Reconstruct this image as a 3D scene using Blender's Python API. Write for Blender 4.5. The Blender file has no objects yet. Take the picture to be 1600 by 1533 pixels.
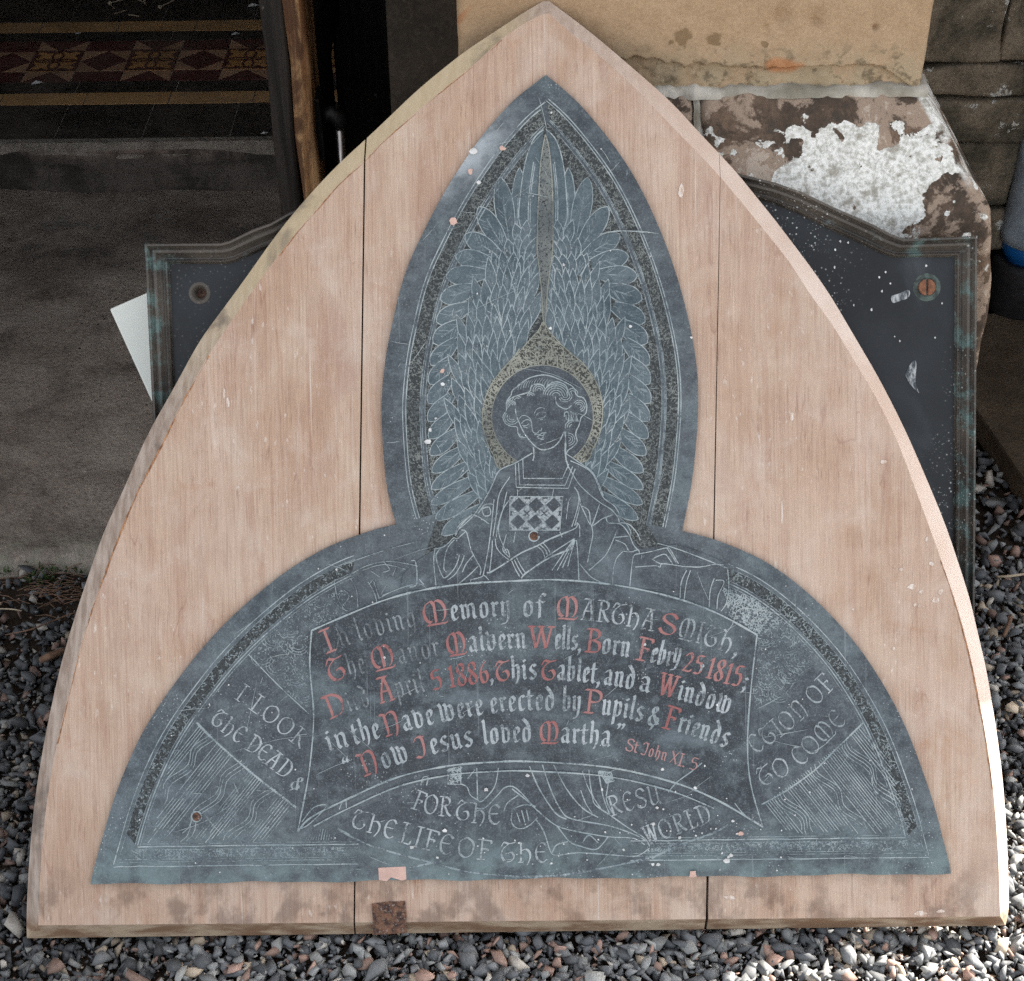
import bpy, bmesh, math, random
import numpy as np
from mathutils import Matrix, Vector
random.seed(7); rng = np.random.default_rng(11)
SC = bpy.context.scene
COL = SC.collection
# ---------------------------------------------------------------- camera
TH, FPX, EYE, ROLL = math.radians(37.9), 2590.0, Vector((0, -1.28, 1.73)), 0.012
fwd = Vector((0, math.cos(TH), -math.sin(TH))); rt0 = Vector((1, 0, 0)); up0 = rt0.cross(fwd)
rgt = rt0*math.cos(ROLL) - up0*math.sin(ROLL); upv = up0*math.cos(ROLL) + rt0*math.sin(ROLL)
cd = bpy.data.cameras.new('camera'); cam = bpy.data.objects.new('camera', cd); COL.objects.link(cam)
cd.sensor_width = 36; cd.lens = 36*FPX/1600; cd.clip_start = .05; cd.clip_end = 200
mw = Matrix.Identity(4)
for i in range(3):
    mw[i][0] = rgt[i]; mw[i][1] = upv[i]; mw[i][2] = -fwd[i]; mw[i][3] = EYE[i]
cam.matrix_world = mw
SC.camera = cam
# ---------------------------------------------------------------- sky, sun, exposure
SUN = Vector((1.2, .80, 1.0)).normalized()
w = bpy.data.worlds.new('World'); SC.world = w; w.use_nodes = True
nt = w.node_tree; bg = nt.nodes['Background']
sky = nt.nodes.new('ShaderNodeTexSky'); sky.sky_type = 'NISHITA'; sky.sun_disc = False
sky.sun_elevation = math.asin(SUN.z); sky.sun_rotation = math.atan2(SUN.x, SUN.y)
sky.dust_density = 3.0; sky.air_density = 1.0
hz = nt.nodes.new('ShaderNodeHueSaturation'); hz.inputs['Saturation'].default_value = .26   # hazy bright sky
nt.links.new(sky.outputs[0], hz.inputs['Color']); nt.links.new(hz.outputs[0], bg.inputs['Color'])
bg.inputs['Strength'].default_value = .085
sd = bpy.data.lights.new('sun', 'SUN'); sd.energy = 4.2; sd.angle = math.radians(.8); sd.color = (1, .93, .84)
so = bpy.data.objects.new('sun', sd); COL.objects.link(so); so.rotation_euler = SUN.to_track_quat('Z', 'Y').to_euler()
so.location = (4, 3, 5)
vs = SC.view_settings; vs.view_transform = 'Standard'; vs.look = 'None'; vs.gamma = 1; vs.use_curve_mapping = False
vs.exposure = 2.45
try:
    SC.cycles.use_denoising = False; SC.cycles.denoiser = 'OPENIMAGEDENOISE'
except Exception: pass
SC.cycles.max_bounces = 8; SC.cycles.sample_clamp_indirect = 8

# ---------------------------------------------------------------- geometry of the view: pixel -> ray -> plane in the place
def ray(px, py): return fwd + rgt*((px-800)/FPX) - upv*((py-766.5)/FPX)
def onplane(px, py, o, n):
    d = ray(px, py); return EYE + d*((o-EYE).dot(n)/d.dot(n))
def onz(px, py, z): return onplane(px, py, Vector((0, 0, z)), Vector((0, 0, 1)))
def ony(px, py, y): return onplane(px, py, Vector((0, y, 0)), Vector((0, 1, 0)))
class Frame:                      # a leaning panel: u right, v up the slope, w out of the face
    def __init__(s, o, lean, skew=0.0):
        c, n = math.cos(lean), math.sin(lean)
        s.o = Vector(o); s.u = Vector((1, 0, 0)); s.v = Vector((0, n, c)); s.n = s.u.cross(s.v)
        s.mat = Matrix.Identity(4)
        for i in range(3): s.mat[i][0] = s.u[i]; s.mat[i][1] = s.v[i]; s.mat[i][2] = s.n[i]; s.mat[i][3] = s.o[i]
    def L(s, px, py, w=0.0):
        p = onplane(px, py, s.o + s.n*w, s.n) - s.o
        return (p.dot(s.u), p.dot(s.v), w)
    def W(s, u, v, w): return s.o + s.u*u + s.v*v + s.n*w

# ---------------------------------------------------------------- helpers
def obj(name, me, mats, parent=None, mat=None, label=None, cat=None, group=None, kind=None):
    if isinstance(me, bmesh.types.BMesh):
        b = me; me = bpy.data.meshes.new(name); b.to_mesh(me); b.free()
    o = bpy.data.objects.new(name, me); COL.objects.link(o)
    for m in (mats if isinstance(mats, (list, tuple)) else [mats]):
        if m and len(me.materials) < (len(mats) if isinstance(mats, (list, tuple)) else 1): me.materials.append(m)
    if parent: o.parent = parent
    if mat is not None: o.matrix_world = mat
    tag(o, label, cat, group, kind)
    return o
def tag(o, label=None, cat=None, group=None, kind=None):
    for k, v in (('label', label), ('category', cat), ('group', group), ('kind', kind)):
        if v: o[k] = v
    return o
def empty(name, mat, label, cat, group=None):
    o = bpy.data.objects.new(name, None); COL.objects.link(o); o.matrix_world = mat; o.empty_display_size = .1
    return tag(o, label, cat, group)
def smooth(me_o, ang=None):
    for p in me_o.data.polygons: p.use_smooth = True
def pydata(name, v, f):
    me = bpy.data.meshes.new(name); me.from_pydata([tuple(a) for a in v], [], f); me.update(); return me
def spline(pts, n=8, closed=False):
    P = [np.array(p, float) for p in pts]; out = []; m = len(P)
    for i in range(m if closed else m-1):
        if closed: a, b, c, d = P[i-1], P[i], P[(i+1) % m], P[(i+2) % m]
        else: a, b, c, d = P[max(i-1, 0)], P[i], P[i+1], P[min(i+2, m-1)]
        for k in range(n):
            t = k/n
            out.append(.5*((2*b) + (-a+c)*t + (2*a-5*b+4*c-d)*t*t + (-a+3*b-3*c+d)*t**3))
    if not closed: out.append(P[-1])
    return out
def box(bm, x0, x1, y0, y1, z0, z1):
    vs_ = [bm.verts.new(p) for p in ((x0,y0,z0),(x1,y0,z0),(x1,y1,z0),(x0,y1,z0),(x0,y0,z1),(x1,y0,z1),(x1,y1,z1),(x0,y1,z1))]
    for f in ((0,3,2,1),(4,5,6,7),(0,1,5,4),(1,2,6,5),(2,3,7,6),(3,0,4,7)): bm.faces.new([vs_[i] for i in f])
    return bm
def bev(bm, w=.004, seg=2):
    bmesh.ops.bevel(bm, geom=bm.edges[:], offset=w, segments=seg, affect='EDGES', profile=.6); return bm
def tube(bm, pts, radii, n=12, cap=True):
    rings = []
    P = [Vector(p) for p in pts]
    for i, p in enumerate(P):
        d = (P[min(i+1, len(P)-1)] - P[max(i-1, 0)]).normalized()
        a = d.cross(Vector((0, 0, 1)) if abs(d.z) < .9 else Vector((1, 0, 0))).normalized(); b = d.cross(a)
        r = radii[i] if isinstance(radii, (list, tuple)) else radii
        rings.append([bm.verts.new(p + a*math.cos(2*math.pi*k/n)*r + b*math.sin(2*math.pi*k/n)*r) for k in range(n)])
    for q, s in zip(rings, rings[1:]):
        for k in range(n): bm.faces.new((q[k], q[(k+1) % n], s[(k+1) % n], s[k]))
    if cap: bm.faces.new(rings[0][::-1]); bm.faces.new(rings[-1])
    return bm
def prism(bm, poly, z0, z1, top_only=False):
    a = [bm.verts.new((p[0], p[1], z1)) for p in poly]; f = bm.faces.new(a)
    if top_only: return f
    b = [bm.verts.new((p[0], p[1], z0)) for p in poly]
    n = len(poly)
    for i in range(n): bm.faces.new((a[i], b[i], b[(i+1) % n], a[(i+1) % n]))
    bm.faces.new(b[::-1]); return f

# ---------------------------------------------------------------- material kit
class MK:
    def __init__(s, name, rough=.7, spec=.5, metal=0.0):
        s.m = bpy.data.materials.new(name); s.m.use_nodes = True; s.t = s.m.node_tree
        s.b = s.t.nodes['Principled BSDF']; s.b.inputs['Roughness'].default_value = rough
        s.b.inputs['Specular IOR Level'].default_value = spec; s.b.inputs['Metallic'].default_value = metal
        s.tc = s.t.nodes.new('ShaderNodeTexCoord'); s.co = s.tc.outputs['Object']
    def set(s, node, k, v):
        if v is None: return
        if isinstance(v, bpy.types.NodeSocket): s.t.links.new(v, node.inputs[k])
        else:
            if isinstance(v, tuple) and len(v) == 3 and node.inputs[k].type == 'RGBA': v = v + (1,)
            node.inputs[k].default_value = v
    def map(s, scale, loc=(0,0,0), rot=(0,0,0), co=None):
        n = s.t.nodes.new('ShaderNodeMapping'); s.set(n, 'Vector', co or s.co); n.inputs['Scale'].default_value = scale
        n.inputs['Location'].default_value = loc; n.inputs['Rotation'].default_value = rot; return n.outputs[0]
    def noise(s, scale, detail=4, rough=.55, dist=0.0, co=None):
        n = s.t.nodes.new('ShaderNodeTexNoise'); s.set(n, 'Vector', co or s.co); n.inputs['Scale'].default_value = scale
        n.inputs['Detail'].default_value = detail; n.inputs['Roughness'].default_value = rough; n.inputs['Distortion'].default_value = dist
        return n.outputs['Fac']
    def vor(s, scale, feature='F1', co=None, out='Distance', rnd=1.0):
        n = s.t.nodes.new('ShaderNodeTexVoronoi'); n.feature = feature; s.set(n, 'Vector', co or s.co); n.inputs['Scale'].default_value = scale
        n.inputs['Randomness'].default_value = rnd
        return n.outputs[out]
    def rng(s, v, a, b, c=0.0, d=1.0):
        n = s.t.nodes.new('ShaderNodeMapRange'); s.set(n, 'Value', v); n.interpolation_type = 'SMOOTHSTEP'
        for k, x in zip(('From Min', 'From Max', 'To Min', 'To Max'), (a, b, c, d)): n.inputs[k].default_value = x
        return n.outputs[0]
    def mth(s, op, a, b=None):
        n = s.t.nodes.new('ShaderNodeMath'); n.operation = op; s.set(n, 0, a)
        if b is not None: s.set(n, 1, b)
        return n.outputs[0]
    def mix(s, f, a, b, mode='MIX'):
        n = s.t.nodes.new('ShaderNodeMix'); n.data_type = 'RGBA'; n.blend_type = mode
        s.set(n, 0, f)
        for k, v in ((6, a), (7, b)):
            if isinstance(v, bpy.types.NodeSocket): s.t.links.new(v, n.inputs[k])
            else: n.inputs[k].default_value = tuple(v) + (1,)
        return n.outputs[2]
    def xyz(s, co=None):
        n = s.t.nodes.new('ShaderNodeSeparateXYZ'); s.set(n, 0, co or s.co); return n.outputs
    def attr(s, name):
        n = s.t.nodes.new('ShaderNodeAttribute'); n.attribute_name = name; return n.outputs['Color']
    def info(s):
        n = s.t.nodes.new('ShaderNodeObjectInfo'); return n.outputs['Random']
    def done(s, col, bump=None, strength=.5, dist=.002, rough=None, metal=None):
        s.set(s.b, 'Base Color', col)
        if rough is not None: s.set(s.b, 'Roughness', rough)
        if metal is not None: s.set(s.b, 'Metallic', metal)
        if bump is not None:
            n = s.t.nodes.new('ShaderNodeBump'); s.set(n, 'Height', bump); n.inputs['Strength'].default_value = strength
            n.inputs['Distance'].default_value = dist; s.t.links.new(n.outputs[0], s.b.inputs['Normal'])
        return s.m

# ================================================================= where things stand
PXM = 2590.0
A = onz(806, 1456, .036)                               # lower front lip of the board, resting on the stones
LEAN_B = math.radians(36.0)
FB = Frame((0, A.y, A.z), LEAN_B)                      # the board's face plane
TB = .026                                              # board thickness
# ---- big slate tablet behind: same leaning way, its top edge carries the board
LEAN_T = math.radians(33.0)
def tablet_frame(y0): return Frame((0, y0, 0), LEAN_T)
y0 = A.y + .02
for _ in range(200):
    ft = tablet_frame(y0); top = ft.L(870, 208); p = ft.W(top[0], top[1], .009)
    gap = -(p - FB.o).dot(FB.n) - TB                   # distance behind the board's back
    if gap > .001: break
    y0 += .002
FT = tablet_frame(y0)
TT = .03
# ---- pier plinth edge that the tablet leans on
lo, hi = .2, 1.5
for _ in range(60):
    PY = (lo+hi)/2; c = ony(1550, 335, PY)
    d = (c - FT.o).dot(FT.n)                           # must be -TT
    if d > -TT: lo = PY
    else: hi = PY
PY = (lo+hi)/2 + .004; HIP = ony(1550, 335, PY)
QY = PY + .105
SH = ony(1442, 138, QY)                                # lower right corner of the pier shaft
ZT = .15                                               # porch tiles above the gravel
STEP_F = onz(100, 872, .03).y
SILL_Y = onz(300, 216, ZT).y
print('LAYOUT A', A, 'y0', y0, 'PY', PY, HIP, 'SH', SH, 'step', STEP_F, 'sill', SILL_Y)

# ================================================================= materials
def m_wood(name, face=True):
    k = MK(name, .62, .35)
    fine = k.noise(1, 6, .65, 0, k.map((420, 9, 60)))
    mid = k.noise(1, 5, .6, .6, k.map((34, 3.2, 8)))
    big = k.noise(1, 4, .55, .4, k.map((7, 3.4, 3)))
    streak = k.noise(1, 3, .5, .3, k.map((120, 1.6, 10)))
    flow = k.noise(1, 3, .5, 1.4, k.map((16, 1.7, 3), (3, 1, 0)))
    pore = k.noise(1, 4, .7, 0, k.map((520, 26, 60), (1, 2, 0))); pale = k.noise(1, 5, .62, .3, k.map((11, 7.5, 4), (4, 1, 2)))
    c = k.mix(k.rng(mid, .3, .7), (.40, .262, .178), (.48, .342, .25))
    c = k.mix(k.rng(big, .38, .68, 0, .5), c, (.52, .40, .325))
    c = k.mix(k.rng(big, .42, .26, 0, .45), c, (.37, .20, .115))
    ost = k.noise(1, 5, .66, .8, k.map((5.5, 9, 4), (8, 1, 5))); c = k.mix(k.rng(ost, .60, .72, 0, .55), c, (.36, .165, .075)); c = k.mix(k.rng(ost, .40, .28, 0, .35), c, (.50, .385, .345))
    c = k.mix(k.rng(pale, .46, .70, 0, .50), c, (.55, .45, .355))
    c = k.mix(k.rng(pale, .43, .30, 0, .3), c, (.37, .215, .15))
    c = k.mix(k.rng(k.noise(1, 3, .6, 0, k.map((760, 16, 60), (5, 1, 0))), .5, .66, 0, .38), c, (.27, .165, .115))
    c = k.mix(k.rng(fine, .42, .66, 0, .34), c, (.27, .165, .115))
    c = k.mix(k.mth('MULTIPLY', k.rng(pore, .55, .68), k.rng(pale, .62, .40, .15, .6)), c, (.17, .09, .06))
    c = k.mix(k.rng(streak, .64, .76, 0, .22), c, (.60, .50, .43))
    fig = k.noise(1, 5, .62, 1.1, k.map((46, 2.6, 5), (6, 2, 1))); c = k.mix(k.rng(fig, .54, .66, 0, .42), c, (.33, .185, .125)); c = k.mix(k.rng(fig, .44, .34, 0, .3), c, (.56, .45, .385))
    blt = k.noise(1, 4, .6, .7, k.map((20, 6, 5), (1, 9, 2))); c = k.mix(k.rng(blt, .60, .70, 0, .4), c, (.36, .235, .19))
    fl = k.mth('ABSOLUTE', k.mth('SUBTRACT', flow, .5))
    c = k.mix(k.mth('MULTIPLY', k.rng(fl, .012, .0, 0, .4), k.rng(pale, .5, .42)), c, (.22, .10, .07))
    sp = k.mth('MULTIPLY', k.rng(k.noise(1, 3, .6, 0, k.map((150, 48, 60), (2, 5, 0))), .63, .70), k.rng(k.noise(5, 3), .46, .60))
    c = k.mix(k.mth('MULTIPLY', sp, .55), c, (.66, .60, .54))
    dust = k.noise(1, 6, .68, .5, k.map((15, 13, 10), (9, 3, 0))); c = k.mix(k.rng(dust, .47, .70, 0, .30), c, (.58, .50, .44)); c = k.mix(k.rng(dust, .44, .30, 0, .36), c, (.34, .215, .155))
    for q, rz in enumerate((.3, -.6, 1.1)):
        st = k.noise(1, 2, .5, .2, k.map((170, 4, 8), (q*5+1, q, 0), (0, 0, rz))); c = k.mix(k.rng(st, .71, .76, 0, .5), c, (.62, .55, .49) if q != 1 else (.26, .15, .10))
    x = k.xyz()
    if face:
        low = k.mth('MULTIPLY', k.rng(k.noise(1, 4, .6, 0, k.map((22, 16, 4))), .46, .62), k.rng(x[1], .115, .03))
        c = k.mix(k.mth('MULTIPLY', low, .55), c, (.10, .06, .045))
        hazy = k.mth('MULTIPLY', k.rng(x[0], .05, .5), k.rng(k.noise(9, 4, .6), .42, .62, 0, .42))
        c = k.mix(k.mth('MULTIPLY', hazy, .7), c, (.58, .455, .37))  # bright haze towards the right, painted into the wood colour
    return k.done(c, k.mth('ADD', k.mth('MULTIPLY', fine, .6), mid), .35, .0012, k.rng(mid, .3, .7, .5, .72))
M_WOOD = m_wood('board_wood')
def m_edge():
    k = MK('weathered_wood_edge', .75, .3)
    g = k.noise(1, 5, .6, 0, k.map((130, 26, 60))); b = k.noise(6, 4)
    c = k.mix(k.rng(g, .3, .7), (.27, .20, .155), (.45, .37, .31))
    x = k.xyz()
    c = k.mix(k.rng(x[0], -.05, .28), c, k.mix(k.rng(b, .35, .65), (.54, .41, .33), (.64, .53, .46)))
    yel = k.mth('MULTIPLY', k.rng(x[1], .62, .86), k.rng(x[0], .06, -.02))
    c = k.mix(k.mth('MULTIPLY', yel, .7), c, (.60, .48, .29))
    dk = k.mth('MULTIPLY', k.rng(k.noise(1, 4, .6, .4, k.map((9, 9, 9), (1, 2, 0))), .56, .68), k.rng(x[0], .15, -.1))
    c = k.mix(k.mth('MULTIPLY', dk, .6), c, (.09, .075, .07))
    bt = k.rng(x[1], .03, .008)
    c = k.mix(bt, c, k.mix(k.rng(k.noise(1, 5, .6, .3, k.map((14, 60, 30))), .4, .62), (.38, .295, .21), (.19, .115, .07)))
    return k.done(c, g, .5, .0015)
M_EDGE = m_edge()
def plate_col(k, a, b, light=(.165, .195, .21)):
    n1 = k.noise(1, 5, .6, .2, k.map((6, 5, 4))); n2 = k.noise(28, 5, .6)
    c = k.mix(k.rng(n1, .32, .68), a, b)
    c = k.mix(k.rng(n2, .50, .72, 0, .35), c, light)
    gr = k.noise(620, 3, .7); md = k.noise(75, 5, .68, .3); cl = k.noise(1, 5, .62, .5, k.map((9, 12, 6), (3, 8, 0)))
    c = k.mix(k.rng(cl, .48, .66, 0, .5), c, k.mix(.5, light, (.10, .145, .155)))
    c = k.mix(k.rng(cl, .46, .34, 0, .45), c, tuple(v*.55 for v in a))
    c = k.mix(k.rng(md, .50, .68, 0, .38), c, light); c = k.mix(k.rng(md, .48, .34, 0, .4), c, tuple(v*.5 for v in a))
    c = k.mix(k.rng(gr, .52, .70, 0, .45), c, tuple(min(1, v*1.35) for v in light)); c = k.mix(k.rng(gr, .46, .32, 0, .4), c, tuple(v*.45 for v in a))
    for q, rz in enumerate((.35, 1.2, 2.3)):
        st = k.noise(1, 2, .5, .2, k.map((260, 5, 8), (q*3, q, 0), (0, 0, rz))); c = k.mix(k.rng(st, .70, .76, 0, .35), c, (.24, .27, .28))
    bl = k.mth('MULTIPLY', k.rng(k.noise(1, 3, .6, .8, k.map((4, 9, 4), (5, 3, 0))), .58, .72), .35)
    c = k.mix(bl, c, (.17, .21, .23))
    sp = k.mth('MULTIPLY', k.rng(k.vor(230), .20, .08), k.rng(k.noise(9, 3, .6, 0, k.map((1, 1, 1), (7, 2, 0))), .54, .62))
    c = k.mix(k.mth('MULTIPLY', sp, .75), c, (.55, .58, .58))
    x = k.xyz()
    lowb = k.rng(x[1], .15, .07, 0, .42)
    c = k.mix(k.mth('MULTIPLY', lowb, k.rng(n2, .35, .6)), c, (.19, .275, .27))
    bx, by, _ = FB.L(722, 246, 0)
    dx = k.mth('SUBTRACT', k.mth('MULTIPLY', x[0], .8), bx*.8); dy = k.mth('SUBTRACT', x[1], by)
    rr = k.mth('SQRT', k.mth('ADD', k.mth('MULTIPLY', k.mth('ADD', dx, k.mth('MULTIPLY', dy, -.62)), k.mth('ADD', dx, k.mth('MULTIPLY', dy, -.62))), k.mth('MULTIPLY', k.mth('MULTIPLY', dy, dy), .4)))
    highlight = k.mth('MULTIPLY', k.rng(rr, .052, .0), k.rng(k.noise(34, 5, .62, .3), .34, .60, .25, 1))
    c = k.mix(k.mth('MULTIPLY', highlight, .8), c, (.46, .50, .52))  # soft highlight at upper left, painted into the plate colour
    return c, n1, n2
def m_plate(name, a, b, rough=(.34, .52), metal=.25):
    k = MK(name, .45, .5, metal)
    c, n1, n2 = plate_col(k, a, b)
    sc = k.noise(1, 4, .6, 0, k.map((14, 300, 10), rot=(0, 0, .25)))
    return k.done(c, k.mth('ADD', n2, k.mth('ADD', k.noise(300, 3), k.mth('MULTIPLY', sc, .3))), .2, .001, k.rng(n1, .3, .7, rough[0], rough[1]))
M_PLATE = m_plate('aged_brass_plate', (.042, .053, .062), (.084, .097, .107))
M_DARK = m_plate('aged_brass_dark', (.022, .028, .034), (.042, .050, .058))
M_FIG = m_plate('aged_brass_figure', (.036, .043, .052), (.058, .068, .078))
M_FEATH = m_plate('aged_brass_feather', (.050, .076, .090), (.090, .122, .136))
def m_grnd(name, a, b):
    k = MK(name, .7, .3); n = k.noise(480, 3, .6, 1.2); m = k.noise(12, 4)
    c = k.mix(k.rng(n, .44, .62), a, b); c = k.mix(k.rng(m, .4, .7, 0, .5), c, tuple(x*1.25 for x in a))
    return k.done(c, n, .35, .001)
M_GRND = m_grnd('aged_brass_ground', (.024, .028, .030), (.082, .092, .092))
M_GGND = m_grnd('gilded_ground', (.032, .034, .031), (.105, .11, .098))
def m_line(name, a, b, lo=.36, hi=.58, keep=(.075, .09, .105)):
    k = MK(name, .7, .3)
    n = k.mth('ADD', k.mth('MULTIPLY', k.noise(55, 4, .65), .55), k.mth('MULTIPLY', k.noise(380, 3, .6), .45)); n2 = k.noise(14, 4)
    c = k.mix(k.rng(n2, .35, .65), a, b)
    c = k.mix(k.rng(n, hi-.02, lo+.05, 0, .92), c, keep)
    return k.done(c, n, .2, .0008)
M_LINE = m_line('engraved_chalky_line', (.25, .305, .32), (.355, .405, .41), .30, .54)
M_LINE2 = m_line('engraved_faint_line', (.20, .245, .26), (.27, .32, .33), .36, .58)
M_STIP = m_line('engraved_stipple', (.105, .12, .12), (.185, .20, .19), .30, .5)
M_GOLD = m_line('engraved_gold_stipple', (.19, .197, .168), (.31, .315, .265), .3, .5)
M_TXT = m_line('inscription_grey', (.25, .29, .305), (.39, .425, .44), .33, .56, (.085, .10, .11))
M_TXT2 = m_line('inscription_worn', (.20, .23, .24), (.28, .31, .32), .37, .60, (.07, .08, .09))
M_RED = m_line('inscription_red', (.27, .10, .096), (.35, .175, .165), .28, .50, (.07, .06, .066))
M_RED2 = m_line('inscription_pink', (.34, .19, .185), (.40, .25, .24), .3, .5, (.12, .09, .095))

def m_tablet(frame):
    k = MK('bronze_tablet_frame' if frame else 'bronze_tablet_panel', .5, .35, 0)
    n = k.noise(7, 5, .6); f = k.noise(60, 4, .6); x = k.xyz()
    if frame:
        c = k.mix(k.rng(n, .35, .65), (.040, .036, .032), (.095, .080, .066))
        side = k.mth('MAXIMUM', k.rng(x[0], -.40, -.45), k.rng(x[0], .47, .52))
        v = k.mth('MULTIPLY', side, k.mth('MULTIPLY', k.rng(k.noise(30, 5, .7), .48, .64), k.rng(x[1], .36, .5)))
        c = k.mix(k.mth('MULTIPLY', v, .7), c, (.12, .20, .19))
        ed = k.rng(k.noise(36, 4, .6, 0, k.map((1, 1, 1), (3, 3, 3))), .62, .72, 0, .5)
        c = k.mix(ed, c, (.20, .25, .25))
    else:
        c = k.mix(k.rng(n, .35, .65), (.006, .007, .008), (.017, .020, .024))
        hz_ = k.mth('MULTIPLY', k.rng(k.noise(1, 4, .6, .5, k.map((7, 4, 3))), .54, .7), .4)
        c = k.mix(hz_, c, (.085, .10, .112))
    dens = k.mth('MULTIPLY', k.rng(x[0], -.1, .3, .15, 1), k.rng(k.noise(5, 3), .40, .6))
    sp = k.mth('MULTIPLY', k.rng(k.vor(150), .22, .10), dens)
    c = k.mix(k.mth('MULTIPLY', sp, .85), c, (.62, .63, .60))
    sp2 = k.mth('MULTIPLY', k.rng(k.vor(330), .24, .1), k.mth('MULTIPLY', dens, k.rng(f, .45, .6)))
    c = k.mix(sp2, c, (.5, .52, .5))
    return k.done(c, f, .15, .001, k.rng(n, .3, .7, .34, .55))
M_TFR, M_TPA = m_tablet(True), m_tablet(False)
def m_sand():
    k = MK('tan_sandstone', .9, .2)
    n = k.noise(3.2, 5, .55, .3); f = k.noise(260, 3, .7); g = k.noise(40, 5, .6)
    c = k.mix(k.rng(n, .32, .68), (.345, .235, .14), (.43, .305, .195))
    c = k.mix(k.rng(g, .4, .7, 0, .3), c, (.27, .18, .105))
    c = k.mix(k.rng(f, .35, .7, 0, .35), c, (.22, .14, .075))
    o = k.mth('MULTIPLY', k.rng(k.noise(1, 3, .5, .5, k.map((9, 9, 16), (2.3, 0, .6))), .66, .72), .6)
    c = k.mix(o, c, (.36, .13, .05))
    z = k.xyz()[2]
    low = k.mth('MULTIPLY', k.rng(z, SH.z+.085, SH.z+.01), k.rng(k.noise(26, 5, .6), .4, .6, .25, .8))
    c = k.mix(low, c, (.33, .27, .18)); c = k.mix(k.mth('MULTIPLY', k.rng(z, SH.z+.075, SH.z+.03), k.rng(k.noise(55, 5, .65), .52, .64, 0, .75)), c, (.12, .095, .06))
    xx = k.xyz()[0]
    for qx, qz, qr in ((1066, 58, .013), (1114, 60, .010), (1196, 71, .003), (1050, 66, .005)):
        p_ = ony(qx, qz, QY); ddx = k.mth('SUBTRACT', xx, p_.x); ddz = k.mth('SUBTRACT', z, p_.z)
        rr = k.mth('ADD', k.mth('SQRT', k.mth('ADD', k.mth('MULTIPLY', ddx, ddx), k.mth('MULTIPLY', ddz, ddz))), k.mth('MULTIPLY', k.mth('SUBTRACT', k.noise(80, 4, .6), .5), .022))
        c = k.mix(k.rng(rr, qr, qr*.75, 0, .75), c, (.17, .11, .055))
    p_ = ony(1222, 104, QY); ddx = k.mth('DIVIDE', k.mth('SUBTRACT', xx, p_.x), 2.4); ddz = k.mth('SUBTRACT', z, p_.z)
    rr = k.mth('ADD', k.mth('SQRT', k.mth('ADD', k.mth('MULTIPLY', ddx, ddx), k.mth('MULTIPLY', ddz, ddz))), k.mth('MULTIPLY', k.mth('SUBTRACT', k.noise(40, 4, .6), .5), .02))
    c = k.mix(k.rng(rr, .014, .007, 0, .75), c, (.40, .17, .07))
    return k.done(c, k.mth('ADD', k.mth('MULTIPLY', f, .4), g), .5, .003)
M_SAND = m_sand()
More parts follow.
